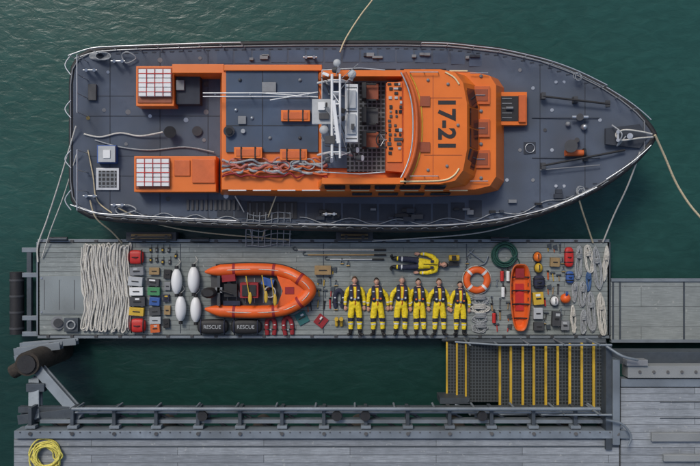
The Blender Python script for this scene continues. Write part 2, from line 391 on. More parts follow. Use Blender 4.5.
    for (x0,y0,x1,y1,m_,h) in ((420,96,430,106,BROWNOR,.05),(420,142,430,152,BROWNOR,.05)):
        b.pbox(x0,y0,x1,y1,zt,zt+h,m_)
    for q in ((428,80),(428,170),(448,84),(447,166),(458,125)): b.ell(W(q[0],q[1],zt+.02),(.045,.045,.035),GREY,8,6)
    for py in (72,176):
        b.cyl(W(410,py,zt+.12),W(438,py,zt+.12),0.014,SILVER,6)
        for px in (410,424,438): b.cyl(W(px,py,zt),W(px,py,zt+.12),0.012,SILVER,6)
    fin(b,'roof_trim',0)
    b=MB()
    for (y0,y1) in ((86,104),(119,137),(150,168)):
        b.pbox(471,y0,490,y1,2.36,2.42,ORANGE2); b.pbox(473.5,y0+3,488,y1-3,2.415,2.435,BROWNOR)
        b.cyl(W(475,(y0+y1)/2,2.45),W(485,(y0+y1)/2,2.45),0.015,SILVER,6)
    for y in (76,111,144,178): b.ell(W(481,y,2.37),(.05,.05,.04),GREY,10,6)
    for y in (73,181): b.cyl(W(470,y,2.46),W(488,y,2.46),.015,SILVER,6)
    fin(b,'cabin_hatches',0.015)
    b=MB()
    b.pbox(347,74,402,172,2.40,2.45,GRAT)
    b.pbox(322,72,347,168,2.40,2.47,PADB)
    fin(b,'flybridge_deck',0)
    b=MB()
    a=[(X(386,3),2.79-1.15),(X(404,3),2.79-1.2),(X(404,3),2.79+1.2),(X(386,3),2.79+1.15)]
    b.prism([(p[0],p[1]) for p in a],2.4,3.08,ORANGE2)
    b.pbox(387,82,402,162,3.085,3.12,ORANGE)
    for i in range(17):
        y=84+i*4.6; 
        for x in (390,396,400):
            if R(0,1)<0.7: b.box(W(x+R(-1,1),y,3.13),(R(.05,.12),R(.05,.1),.05),random.choice([BLACK,DGREY,GREY,DGREY,BLACK,GLASS,LGREY]))
    b.torus(W(384,140,3.1),0.2,0.02,BLACK,20,6); 
    for a_ in range(3):
        d=Vector((math.cos(a_*2.1),math.sin(a_*2.1),0))*0.2; b.cyl(W(384,140,3.1),W(384,140,3.1)+d,0.012,SILVER,6)
    fin(b,'helm_console',0.015)
    b=MB()
    for py in (92,116,140):
        b.box(W(371,py,2.75),(0.40,0.42,0.12),BROWNOR if py!=116 else DGREY); b.box(W(364,py,2.95),(0.12,0.42,0.5),BLACK)
        b.cyl(W(371,py,2.45),W(371,py,2.7),0.06,SILVER,8)
        b.cyl(W(366,py-8,2.95),W(376,py-8,2.95),0.03,BLACK,6); b.cyl(W(366,py+8,2.95),W(376,py+8,2.95),0.03,BLACK,6)
    fin(b,'helm_seats',0.03)
    b=MB()
    b.pbox(226,71,318,152,2.36,2.42,PADB)
    for y in (98,125): b.pbox(226,y,318,y+1,2.42,2.425,DECKD)
    for x in (262,): b.pbox(x,71,x+1,152,2.42,2.426,DECKD)
    fin(b,'shelter_roof_pad',0.01)
    b=MB()
    for (x0,y0,x1,y1) in ((281,110,310,121),(234,147,262,158),(280,149,307,160)):
        b.pbox(x0,y0,x1,y1,2.42,2.56,ORANGE); b.pbox(x0+2,y0+2,x1-2,y1-2,2.56,2.58,ORANGE2)
        for k in (0.25,0.75):
            b.pbox(x0+(x1-x0)*k-.7,y0-.6,x0+(x1-x0)*k+.7,y1+.6,2.54,2.595,BLACK)
    for py in (93,96.5):
        b.cyl(W(203,py,2.7),W(312,py,2.7),0.018,SILVER,6)
    for px in (215,250,285,308): b.cyl(W(px,94.5,2.4),W(px,94.5,2.7),0.018,SILVER,6)
    b.cyl(W(229,131,2.42),W(229,131,2.56),0.15,DGREY,18); b.cyl(W(229,131,2.56),W(229,131,2.6),0.09,BLACK,18)
    b.cyl(W(243,131,2.42),W(243,131,2.5),0.06,LGREY,12)
    for q in ((240,80),(300,80),(270,138),(300,138),(252,118),(236,110)): b.ell(W(q[0],q[1],2.43),(.05,.05,.05),random.choice([GREY,SILVER,DGREY]),10,6)
    b.pbox(262,82,276,92,2.42,2.5,GREY); b.pbox(238,116,246,124,2.42,2.48,GREY)
    fin(b,'shelter_fittings',0.012)
    b=MB()
    for k in range(8):
        pts=[];y=160+k*2.2
        for i in range(18):
            px=222+i*6.2; pts.append(W(px,y+R(-2.5,2.5),2.42+R(0,.12)))
        b.tube(cr(pts,4),R(.025,.045),random.choice([ROPEP,ROPEP,ORANGE2,ROPEG,DKRED]),6)
    for k in range(7): b.torus(W(R(232,318),R(162,173),2.52),R(.10,.2),.02,random.choice([ROPEP,ROPEG,ROPEP]),20,6,R(.8,1.5),R(.5,1))
    fin(b,'hose_bundle',0)
    b=MB()
    def raftbox(x0,y0,x1,y1,z):
        b.pbox(x0,y0,x1,y1,1.4,z,ORANGE)
        b.pbox(x0+1.5,y0+1.5,x0+36,y1-3 if y1-y0>34 else y1-2,z,z+.03,BROWNOR)
    raftbox(136,66,174,106,1.9); raftbox(134,156,216,192,1.9)
    b.pbox(172,64,224,73,1.4,2.2,ORANGE); b.pbox(224,64.5,322,70.5,2.3,2.5,ORANGE)
    b.pbox(192,159,215,183,1.9,1.95,ORANGE2); b.pbox(176,76,200,104,1.4,1.75,DECKD)
    b.pbox(174,160,190,176,1.9,1.94,ORANGE2)
    fin(b,'side_lockers',0.03)
    b=MB()
    for (x0,y0) in ((138.5,69),(136.5,159)):
        for i in range(4):
            for j in range(3):
                xa=x0+i*8.2; ya=y0+j*9.2
                b.pbox(xa,ya,xa+7.6,ya+8.6,1.91,2.05+R(-.01,.01),WHITE)
        for j in range(3):
            ya=y0+j*9.2+4.3; b.pbox(x0-.3,ya-.4,x0+32.7,ya+.4,2.05,2.066,RED)
        for j in range(1,4):
            b.pbox(x0+j*8.2-.5,y0-.3,x0+j*8.2-.0,y0+27.3,2.04,2.07,RED)
    fin(b,'liferaft_packs',0.02)
    b=MB()
    b.pbox(97,145,116,163,1.4,1.60,BLUE); b.pbox(98,146,115,162,1.60,1.68,LGREY); b.pbox(103,150,110,158,1.68,1.71,WHITE)
    b.pbox(96,168,119,190,1.4,1.46,SILVER); b.pbox(98.5,170.5,116.5,187.5,1.46,1.475,GRAT)
    b.cyl(W(170,132,1.4),W(170,132,1.7),0.12,DGREY,16); b.cyl(W(170,132,1.7),W(170,132,1.75),0.17,BLACK,16)
    b.cyl(W(197,131,1.4),W(197,131,1.5),0.14,DGREY,16)
    for (x,y) in ((90,70),(90,196),(118,61),(118,205),(310,57),(330,214),(560,186),(560,82)):
        for d in (-4,4):
            b.cyl(W(x+d,y,1.45),W(x+d,y,1.75),0.045,SILVER,10)
        b.cyl(W(x-7,y,1.66),W(x+7,y,1.66),0.025,SILVER,8)
    b.tube(cr([W(122,55,1.5),W(128,52,1.6),W(136,58,1.5),W(126,63,1.5)],5,True),.02,ROPEG,6,True)
    b.tube(cr([W(128,205,1.5),W(136,210,1.6),W(120,214,1.5),W(116,208,1.5)],5,True),.02,ROPEG,6,True)
    for k in range(6): b.torus(W(97+k*1.2,56,1.45+.03*k),0.18,0.016,ROPEG,20,6,1.2,.6)
    for i in range(12): b.box(W(188+i*4.6,205,1.42),(.07,.3,.04),DGREY)
    b.tube(cr([W(84,134,1.43),W(100,137,1.45),(W(120,133,1.45)),W(140,136,1.47),W(163,132,1.6)],6),0.026,ROPEW,6)
    b.tube(cr([W(95,140,1.43),W(120,147,1.45),W(150,150,1.45),W(185,147,1.45),W(214,152,1.5)],6),0.02,ROPEG,6)
    b.tube(cr([W(88,150,1.43),W(93,175,1.45),W(97,200,1.45),W(112,213,1.5)],6),0.02,ROPEC,6)
    for q in ((108,72),(104,110),(128,112),(150,116),(206,112),(206,84),(186,120),(126,144),(204,140),(88,118),(160,60),(200,58),(226,196),(168,199)):
        b.cyl(W(q[0],q[1],1.4),W(q[0],q[1],1.425),R(.04,.08),random.choice([GREY,DGREY,SILVER,BRASS]),12)
    b.pbox(176,80,184,90,1.75,1.84,GREY); b.pbox(88,84,96,100,1.4,1.5,DGREY)
    fin(b,'aft_deck_gear',0.012)
    b=MB()
    z=1.62
    b.pbox(497,92,527,125,1.5,z+.22,ORANGE); b.pbox(501,96,519,121,z+.22,z+.235,BLACK); b.pbox(519,95,526,122,z+.22,z+.3,ORANGE2)
    b.cyl(W(506,108,z+.3),W(513,108,z+.3),.04,GREY,8)
    for i in range(5): b.pbox(502,98+i*4.8,512,99+i*4.8,z+.236,z+.25,GREY)
    z=1.8
    b.cyl(W(571,146,z-.1),W(571,146,z+.28),.15,ORANGE2,16); b.cyl(W(571,146,z+.28),W(571,146,z+.33),.18,DGREY,16)
    b.cyl(W(565,153,z+.1),W(583,153,z+.1),.09,ORANGE2,16); b.cyl(W(583,153,z+.1),W(585,153,z+.1),.13,BLACK,16)
    b.cyl(W(577,140,z-.1),W(577,140,z+.2),.07,DGREY,12)
    b.cyl(W(580,117,z-.1),W(580,117,z+.25),.1,DGREY,14); b.cyl(W(572,117,z+.18),W(588,117,z+.18),.045,SILVER,8)
    b.ell(W(584,127,z+.1),(.09,.09,.12),SILVER,12,8); b.ell(W(568,124,z+.05),(.07,.07,.07),GREY,12,8)
    b.cyl(W(541,96,1.9),W(610,104,2.1),.03,BLACK,8); b.cyl(W(541,166,1.9),W(625,150,2.1),.03,BLACK,8); b.cyl(W(540,170,1.85),W(600,165,2.0),.016,GREY,8)
    for q in ((543,96),(575,100),(543,166),(585,158),(607,104)): b.box(W(q[0],q[1],1.85),(.12,.18,.16),DGREY)
    b.prism([tuple(W(x,y,2.12).xy) for x,y in ((606,128),(640,124),(648,137),(640,148),(606,144))],2.0,2.1,DECKD)
    b.cyl(W(630,136,2.1),W(630,136,2.35),.08,SILVER,14); b.cyl(W(618,130,2.3),W(618,142,2.3),.04,SILVER,8)
    b.cyl(W(618,132,2.1),W(618,132,2.35),.05,SILVER,8); b.cyl(W(618,140,2.1),W(618,140,2.35),.05,SILVER,8)
    b.tube(cr([W(652,134,2.2),W(638,131,2.3),W(624,130,2.3),W(616,134,2.25),W(621,140,2.3),W(640,138,2.3),W(653,137,2.2)],6),.024,ROPEW,6)
    b.tube(cr([W(612,125,2.2),W(622,134,2.4),W(617,146,2.2),W(626,136,2.3)],6),.02,ROPEG,6)
    for (x,sd) in ((578,-1),(575,1)):
        p=HPt(x,sd,6,dz=.2)
        for k in range(4): b.torus(p+Vector((R(-.04,.04),R(-.03,.03),k*.02)),.10,.011,ROPEG,14,5,R(.6,1.1),R(.8,1.3))
    for (x,y) in ((533,88),(533,180),(552,110),(552,150),(600,120),(520,150),(545,130),(520,70),(507,180)):
        b.cyl(W(x,y,zd(x)-.01),W(x,y,zd(x)+.02),.05,random.choice([SILVER,DGREY,GREY]),12)
    b.pbox(524,142,536,154,1.5,1.66,DECKD); b.torus(W(530,148,1.68),.13,.012,SILVER,18,6)
    fin(b,'foredeck_gear',0.012)
    b=MB()
    def cy(a,c,r=.025,m_=WHITE): b.cyl(a,c,r,m_,8)
    for py in (80,152):
        cy(W(318,py+3,2.45),W(332,py,4.1),.035); cy(W(352,py+3,2.45),W(340,py,4.1),.035)
        cy(W(323,py+2,3.1),W(348,py+2,3.1),.02)
    cy(W(332,74,4.1),W(332,158,4.1),.035); cy(W(340,74,4.1),W(340,158,4.1),.03)
    for py in (80,92,104,116,128,140,152): cy(W(332,py,4.1),W(340,py,4.1),.02)
    for py in (92,116): cy(W(332,py,4.1),W(340,py+12,4.1),.014)
    b.pbox(345,84,358,142,3.50,3.62,WHITE); b.pbox(347,90,356,108,3.62,3.70,LGREY); b.pbox(347,114,356,134,3.62,3.68,LGREY)
    for y in (87,111,138): b.pbox(346,y,357,y+.8,3.62,3.64,DGREY)
    cy(W(351,88,2.45),W(351,90,3.5),.035); cy(W(351,138,2.45),W(351,136,3.5),.035)
    b.pbox(312,99,331,124,3.72,3.76,LGREY); b.pbox(318,102,325,110,3.76,3.86,WHITE); b.pbox(319,113,329,119,3.76,3.84,DGREY)
    for q,r in (((337,63),.10),((352,74),.11),((324,130),.12)):
        zz=3.6; b.cyl(W(q[0],q[1],zz-.8),W(q[0],q[1],zz),.02,WHITE,8); b.cyl(W(q[0],q[1],zz),W(q[0],q[1],zz+.1),r,LGREY,20); b.ell(W(q[0],q[1],zz+.1),(r,r,r*.6),LGREY,20,10)
    b.cyl(W(336,122,4.12),W(336,122,4.3),.09,LGREY,16); b.box(W(336,122,4.34),(.09,1.05,.08),WHITE,rz=.12)
    b.box(W(330,140,4.1),(.25,.2,.12),DGREY)
    cy(W(318,92,3.7),W(270,100,3.5),.013); cy(W(318,97,3.7),W(262,93,3.3),.012)
    cy(W(336,76,4.1),W(338,66,6.0),.010); cy(W(340,156,4.1),W(350,152,5.8),.009)
    cy(W(342,78,4.1),W(358,64,5.6),.009,LGREY); cy(W(333,156,4.1),W(326,158,5.2),.009,LGREY)
    for q in ((333,70),(352,150),(357,158),(326,160)):
        b.cyl(W(q[0],q[1],3.3),W(q[0]+5,q[1],3.35),.07,DGREY,14,.09); b.cyl(W(q[0]+5,q[1],3.35),W(q[0]+5.5,q[1],3.36),.075,WHITE,14)
        cy(W(q[0]+3,q[1],2.6),W(q[0]+3,q[1],3.28),.02)
    for k in range(22):
        p=W(R(320,354),R(74,158),R(3.5,4.0)); b.box(p,(R(.04,.14),R(.04,.18),R(.04,.1)),random.choice([LGREY,WHITE,DGREY,BLACK,SILVER,GREY]),rz=random.choice([0,0,.4,1.2]))
    for k in range(12):
        cy(W(R(318,356),R(68,165),3.3),W(R(318,356),R(68,165),3.95),.010,random.choice([SILVER,BLACK,LGREY,BLACK]))
    for z_ in (3.3,):
        b.tube([W(322,70,z_),W(360,68,z_),W(385,70,z_)],.016,SILVER,6); b.tube([W(322,172,z_),W(360,174,z_),W(385,172,z_)],.016,SILVER,6)
        b.tube([W(322,70,z_),W(322,172,z_)],.016,SILVER,6)
    fin(b,'mast_and_aerials',0.008)
    b=MB()
    b.pbox(247,202,297,219,1.36,1.43,BLACK)
    for i in range(7): b.pbox(249+i*7,203,251+i*7,218,1.43,1.45,DGREY)
    for sd in (-1,):
        pts=[];x=95
        while x<640:
            pts.append(HPt(x,sd,1,dz=.12)); 
            if x<636: pts.append(HPt(x+7,sd,-1.6,dz=-.12))
            x+=15
        b.tube(cr(pts,4),.012,ROPEG,5)
    pts=[HPt(x,-1,7+3*math.sin(x*.13),dz=.05) for x in range(300,580,7)]
    b.tube(cr(pts,2),.015,ROPEG,5)
    pts=[HPt(x,-1,6+2.5*math.sin(x*.2),dz=.05) for x in range(120,246,7)]
    b.tube(cr(pts,2),.015,ROPEG,5)
    for k in range(20):
        b.box(HPt(R(300,560),-1,R(9,20),dz=.06),(R(.1,.4),R(.06,.14),.1),random.choice([DGREY,BLACK,GREY,DECKD]))
    for k in range(12):
        b.box(HPt(R(240,520),1,R(9,16),dz=.05),(R(.08,.3),R(.05,.12),.08),random.choice([DGREY,GREY,GREY,DECKD]))
    fin(b,'side_deck_gear',0.005)
    M=Matrix.Translation(W(446,124,zt+.008)-Vector((0,2.79,0)))@Matrix.Rotation(-math.pi/2,4,'Z')
    text('17-21',0.62,M,BLACK,'hull_number',e,0.02)
    return e
lifeboat()
b=MB()
for i in range(8):
    b.tube(cr([W(248+i*6,212,1.45),W(247+i*6.2,222,1.42),W(246+i*6.3,232,0.9),W(246+i*6.2,246,.55)],4),.014,ROPEG,5)
for j in range(7):
    t=j/6; y=214+t*31; z=1.44 if y<223 else max(.56,1.42-(y-223)*.05)
    b.tube(cr([W(247+i*7.4,y+R(-.8,.8)+1.5*math.sin(i),z) for i in range(7)],4),.014,ROPEG,5)
b.done('scramble_net')
# ------------------------------------------------------------ pontoon
b=MB()
a=W(38,242,.5);c=W(609,335.5,.5)
b.box(((a.x+c.x)/2,(a.y+c.y)/2,.44),(c.x-a.x,a.y-c.y,.12),PONT)
b.box(((a.x+c.x)/2,(a.y+c.y)/2,.1),(c.x-a.x-.2,a.y-c.y-.2,.55),CONC)
b.done('pontoon',origin=(0,0,0))
b=MB()
for y in (241.2,336.3):
    p=W(38,y,.47);q=W(609,y,.47); b.box(((p.x+q.x)/2,p.y,.4),(q.x-p.x,.12,.2),STEEL)
    for i in range(24):
        r=W(48+i*24,y,.51); b.box((r.x,r.y,.515),(.1,.08,.02),DGREY)
p=W(38,242,.5);q=W(38,335,.5); b.box((p.x,(p.y+q.y)/2,.4),(.1,p.y-q.y,.2),STEEL)
b.box((W(609,0).x,(p.y+q.y)/2,.4),(.1,p.y-q.y,.2),STEELD)
for x in (180.5,323.5,466.5):
    b.box((W(x,0).x,(p.y+q.y)/2,.503),(.03,p.y-q.y-.1,.01),STEELD)
b.done('pontoon_edge_beam',.01)
b=MB(); b.pbox(40,276,87,314,.505,.53,PLATE)
for i in range(3): b.pbox(44+i*15,280,44.6+i*15,310,.53,.534,DGREY)
for x in (41.5,85):
    for y in (278,312): b.cyl(W(x,y,.53),W(x,y,.55),.03,SILVER,8)
b.done('deck_access_plate',.01)
b=MB()
for y in (250,275,318,334): 
    p=W(22,y,.45);q=W(40,y,.45); b.box(((p.x+q.x)/2,p.y,.4),(q.x-p.x,.14,.14),STEEL)
p=W(29,250,.45);q=W(29,334,.45); b.box((p.x,(p.y+q.y)/2,.4),(.14,p.y-q.y,.12),STEELD)
b.done('pontoon_end_frame',.01)
b=MB(); 
pts=[W(17,y,.4) for y in (272,280,300,320,334)]
b.tube(cr(pts,3),.2,BLACK,14); 
for y in (280,296,312,328): 
    b.cyl(W(17,y-1,.4),W(17,y+1,.4),.215,DGREY,14)
b.done('black_fender')
def bollard_block(x0,x1,y):
    b=MB(); b.pbox(x0,y-5,x1,y+4,.2,.62,DGREY); b.pbox(x0+5,y-3,x1-5,y+2,.62,.72,TAN)
    for x in (x0+10,x1-10): b.cyl(W(x,y,.72),W(x,y,.9),.06,BLACK,10)
    b.cyl(W(x0+5,y,.86),W(x1-5,y,.86),.035,BLACK,8); b.done('mooring_cleat',.01)
bollard_block(126,176,237); bollard_block(336,373,237)
for x,y in ((58,239),(500,239),(200,240)):
    b=MB(); b.pbox(x-9,y-2,x+9,y+2,.5,.56,DGREY); b.cyl(W(x-9,y,.64),W(x+9,y,.64),.04,STEELD,8)
    for d in (-4,4): b.cyl(W(x+d,y,.55),W(x+d,y,.64),.035,STEELD,8)
    b.done('deck_cleat')
b=MB()
a=W(611,280,.5);c=W(760,341,.5); b.box(((a.x+c.x)/2,(a.y+c.y)/2,.44),(c.x-a.x,a.y-c.y,.1),GANG)
b.box(((a.x+c.x)/2,(a.y+c.y)/2,.1),(c.x-a.x-.3,a.y-c.y-.3,.5),CONC)
for y in (280,341):
    p=W(611,y,.5); b.box(((a.x+c.x)/2,p.y,.46),(c.x-a.x,.09,.16),STEEL)
for x in (613,620,684): 
    p=W(x,310,.5); b.box((p.x,p.y,.497),(.05,1.78,.02),STEELD)
b.done('walkway_pontoon',origin=(10,-1,0))
# ------------------------------------------------------------ people
def person_parts(seed):
    rnd=random.Random(seed); r=rnd.uniform
    V=[];E=[];RD=[]
    def v(p,rr,par=None):
        V.append(p);RD.append(rr)
        if par is not None:E.append((par,len(V)-1))
        return len(V)-1
    pel=v((0,.93,.15),(.165,.12)); sp=v((0,1.1,.15),(.172,.125),pel); ch=v((0,1.28,.155),(.18,.13),sp); ub=v((0,1.40,.15),(.14,.10),ch)
    nk=v((0,1.48,.14),(.068,.062),ub); v((0,1.545,.14),(.058,.058),nk)
    hands=[]
    for s in (1,-1):
        sw=r(-.02,.03)
        sh=v((s*.17,1.40,.135),(.09,.085),ub); ua=v((s*(.235+sw*.5),1.27,.12),(.075,.07),sh)
        el=v((s*(.275+sw),1.12,.105),(.06,.058),ua); fo=v((s*(.285+sw),1.0,.10),(.056,.052),el); wr=v((s*(.285+sw),.885,.09),(.038,.03),fo)
        hands.append((s,Vector((s*(.285+sw),.885,.09))))
        lx=r(-.012,.02)
        hi=v((s*.095,.86,.145),(.115,.11),pel); th=v((s*(.108+lx*.5),.68,.135),(.102,.098),hi); kn=v((s*(.115+lx),.48,.12),(.085,.078),th)
        ca=v((s*(.12+lx),.32,.105),(.082,.074),kn); an=v((s*(.125+lx),.12,.085),(.060,.056),ca)
        he=v((s*(.125+lx),.055,.075),(.052,.055),an)
        t=r(.02,.06); bl=v((s*(.14+lx+t),.03,.17),(.045,.045),he); v((s*(.15+lx+t*1.3),.035,.25),(.035,.03),bl)
    me=bpy.data.meshes.new('sk'); me.from_pydata(V,E,[]); ob=bpy.data.objects.new('sk',me); bpy.context.scene.collection.objects.link(ob)
    m=ob.modifiers.new('s','SKIN'); m.use_smooth_shade=True; m.branch_smoothing=.5
    for i,d in enumerate(me.skin_vertices[0].data): d.radius=RD[i]; d.use_root=(i==0)
    sd=ob.modifiers.new('d','SUBSURF'); sd.levels=3; sd.render_levels=3
    bpy.context.view_layer.update()
    em=bpy.data.meshes.new_from_object(ob.evaluated_get(bpy.context.evaluated_depsgraph_get()))
    bpy.data.objects.remove(ob)
    return em,hands
def person(px,pyfeet,rz=0.0,seed=0,hair=0,suit=None,legs=None,h=1.72,jacket=True,name='crew_member'):
    suit=suit or YEL; legs=legs or suit
    em,hands=person_parts(seed); b=MB(); I=Matrix.Identity(4)
    for vv in em.vertices:
        if vv.co.y<1.46:
            q=vv.co*9+Vector((seed*3.1,0,0)); d=noise.noise(q)*.012+noise.noise(q*2.3)*.008+noise.noise(Vector((vv.co.x*8,vv.co.y*34,seed)))*.005
            vv.co+=vv.normal*d
    def mf(c):
        if c.y>1.46 and abs(c.x)<.12: return SKINM if c.y>1.50 else NAVY
        if c.y<.20: return BLACK
        if c.y<.235: return YEL
        if c.y<.30: return legs
        if .33<c.y<.37 : return REFL
        if .42<c.y<.54 and c.z>.13 : return NAVY if legs is YEL else legs
        if c.y<.86: return legs if abs(c.x)<.24 else suit
        if abs(c.x)>.225 and .985<c.y<1.02: return REFL
        if abs(c.x)>.2 and c.y<.91: return NAVY
        return suit
    b.mesh(em,I,mf)
    for s,w in hands:
        rings=[]
        for t,wx,wz in ((0,.026,.022),(-.03,.036,.02),(-.07,.042,.018),(-.095,.04,.016)):
            rings.append([w+Vector((wx*math.cos(a),t,-.005+wz*math.sin(a))) for a in [2*math.pi*k/10 for k in range(10)]])
        b.loft(rings[::-1],SKINM,True,True,True)
        for k,l in enumerate((.068,.078,.072,.058)):
            p0=w+Vector((s*(-.029+.0193*k),-.085,-.004)); 
            p=[p0,p0+Vector((0,-l*.45,.002)),p0+Vector((0,-l*.75,-.012)),p0+Vector((0,-l*.95,-.03))]
            b.tube(cr(p,2),[.009,.009,.0088,.0085,.008,.0075,.006],SKINM,7)
        p0=w+Vector((-s*.03,-.035,0)); p=[p0,p0+Vector((-s*.022,-.025,.008)),p0+Vector((-s*.028,-.055,.006))]
        b.tube(cr(p,2),[.013,.011,.0105,.010,.008],SKINM,7)
    hc=Vector((0,1.645,.145))
    def hf(q):
        x,y,z=q.x,q.y,q.z
        if y<0: x*=1-.28*(-y)**1.5
        if z>0: z*=.94
        g=lambda a,s:math.exp(-(a/s)**2)
        if z>0:
            z+=.20*g(x,.16)*g(y+.12,.16)+.07*g(x,.13)*g(y-.1,.16)
            z-=.07*(g(x-.36,.18)+g(x+.36,.18))*g(y-.14,.13)
            z+=.05*g(x,.35)*g(y+.78,.18)
            z+=.04*g(x,.25)*g(y+.50,.08)
        return Vector((x,y,z))
    b.ell(hc,(.076,.118,.098),SKINM,48,36,fn=hf)
    for s in (1,-1):
        b.ell(hc+Vector((s*.028,.016,.078)),(.013,.0065,.008),WHITE,10,6); b.ell(hc+Vector((s*.028,.016,.0845)),(.005,.005,.003),BLACK,8,5)
        b.tube([hc+Vector((s*.014,.034,.090)),hc+Vector((s*.030,.038,.086)),hc+Vector((s*.044,.032,.078))],.0035,HAIRS[hair],5)
        b.ell(hc+Vector((s*.077,0,-.005)),(.010,.028,.017),SKINM,10,8)
    b.tube([hc+Vector((-.022,-.060,.075)),hc+Vector((0,-.058,.083)),hc+Vector((.022,-.060,.075))],[.003,.005,.003],LIP,6)
    def hh(q):
        lim=.52-.95*max(0,-(q.z-.75))
        t=max(0,min(1,(q.y-lim)/.12+.5)); low=max(0,min(1,(q.y+.45)/.1+.5)) 
        f=.86+.14*min(t,low)
        return Vector((q.x*f,q.y*f,q.z*f))
    b.ell(hc+Vector((0,.004,-.003)),(.083,.125,.102),HAIRS[hair],44,32,fn=hh)
    if jacket:
        for s in (1,-1):
            p=[Vector((s*.05,1.50,.03)),Vector((s*.095,1.49,.14)),Vector((s*.105,1.43,.245)),Vector((s*.105,1.32,.292)),Vector((s*.10,1.16,.288)),Vector((s*.09,1.04,.268))]
            path=cr(p,4); n=len(path)
            b.tube(path,[.032+.028*min(1,i/8) for i in range(n-2)]+[.05,.03],NAVY,12,flat=.5)
            b.tube([q+Vector((-s*.038,0,.010)) for q in path[6:-3]],.024,DKRED if seed%3 else RED,8,flat=.6)
            b.box((s*.105,1.36,.318),(.06,.025,.012),REFL); b.box((s*.100,1.14,.318),(.05,.05,.012),REFL if seed%2 else ORANGE)
        ring=[Vector((.172*math.cos(a),1.10,.15+.135*math.sin(a))) for a in [2*math.pi*k/28 for k in range(28)]]
        b.tube(ring,.020,BLACK,8,True)
        b.box((0,1.10,.300),(.06,.05,.02),SILVER)
        b.tube([(0,1.06,.29),(0.02,1.0,.28),(.0,.93,.28)],.012,RED,6)
    else:
        b.tube([(0,1.44,.265),(0,1.2,.28),(0,1.0,.275)],.01,BLACK,6)
        for s in (1,-1): b.box((s*.09,1.26,.285),(.08,.1,.02),NAVY)
    sc=h/1.765
    o=W(px,pyfeet,.5); o.z=.5-.01
    ob=b.done(name,0,origin=(0,0,0)); ob.location=o; ob.rotation_euler=(0,0,rz); ob.scale=(sc*1.03,sc,sc)
for i,(x,hgt,hr) in enumerate(((355,1.76,1),(378,1.72,0),(400,1.76,2),(420,1.70,0),(439,1.70,1),(459,1.62,0))):
    person(x,335,R(-.04,.04),i+1,hr,h=hgt)
person(390,262,-math.pi/2-.05,21,0,suit=YEL,legs=NAVY,h=1.72,jacket=False,name='casualty_dummy')
# ------------------------------------------------------------ inflatable boat
def rib():
    b=MB(); z=.5
    P=[(205,272),(225,270),(255,269),(282,271),(300,279),(310,290),(300,302),(282,310),(255,312),(225,311),(205,309)]
    path=cr([W(x,y,z+.24+(.12 if x>290 else 0)) for x,y in P],6)
    n=len(path); r=[.19]*n
    for i in range(5): r[i]=.03+.16*i/5; r[n-1-i]=r[i]
    b.tube(path,r,INFL,16)
    cen=W(255,290.5,0); 
    b.tube([p+Vector(((p.x-cen.x)*.02,math.copysign(.17,p.y-cen.y) if abs(p.y-cen.y)>.2 else 0,.05))for p in path[4:-4]],.03,BLACK,6)
    for t in (8,16,24,36,44,52):
        if t<n:
            p=path[t]; d=(path[min(t+1,n-1)]-path[t-1]).normalized()
            b.tube([p-d*.04,p+d*.04],.196,DKRED,16)
    pts=[path[i]+Vector((0,0,.2)) if i%6 else path[i]+Vector((0,0,.17)) for i in range(6,n-6,3)]
    b.tube(cr(pts,2),.014,ROPEW,5)
    fl=[tuple(W(x,y,z).xy) for x,y in ((212,274),(282,276),(300,284),(304,290),(300,297),(282,305),(212,306))][::-1]
    b.prism(fl,z+.04,z+.16,DGREY)
    for x in range(218,290,9): b.pbox(x,278,x+1,303,z+.16,z+.18,GREY)
    b.pbox(217,276,220,306,z+.1,z+.50,DGREY)
    bd=[tuple(W(x,y,z).xy) for x,y in ((278,275),(298,281),(307,290),(298,300),(278,306),(284,290))][::-1]
    b.prism(bd,z+.34,z+.40,INFL); b.pbox(285,287,294,294,z+.40,z+.42,DKRED)
    b.pbox(240,283,258,298,z+.16,z+.5,DKRED); b.pbox(242,285,256,296,z+.5,z+.54,BLACK)
    b.pbox(224,284,237,297,z+.16,z+.42,BLACK)
    b.loft([[W(215,290,0)+Vector((.02,0,zz))+Vector((rx*math.cos(a),ry*math.sin(a),0)) for a in [2*math.pi*k/14 for k in range(14)]] for zz,rx,ry in ((.85,.18,.12),(.95,.23,.16),(1.08,.23,.16),(1.16,.15,.1))],BLACK,True,True,True)
    b.box(W(213,290,.65),(.12,.1,.6),BLACK); b.box(W(219,290,.95),(.2,.16,.10),GREY); b.cyl(W(219,290,1.0),W(232,294,1.0),.025,BLACK,8)
    for (x,y) in ((250,300),(266,299),(275,302)):
        b.ell(W(x,y-2,z+.58),(.055,.18,.02),YELP,12,6); b.cyl(W(x,y,z+.58),W(x-4,y-24,z+.58),.016,YELP,6)
    b.box(W(229,278,z+.3),(.4,.2,.2),DKRED,rz=.1); b.box(W(268,282,z+.28),(.35,.22,.2),BLUE,rz=-.3); b.box(W(232,303,z+.28),(.5,.14,.15),NAVY)
    for k in range(4): b.torus(W(270,292,z+.25+k*.03),.16,.02,ROPEW if k%2 else ORANGE2,18,6)
    for k in range(10): b.box(W(R(225,280),R(279,302),z+.2),(R(.06,.2),R(.05,.12),.1),random.choice([BLACK,DGREY,GREY,NAVY,ORANGE2]),rz=R(0,3))
    ob=b.done('inflatable_boat',.008)
rib()
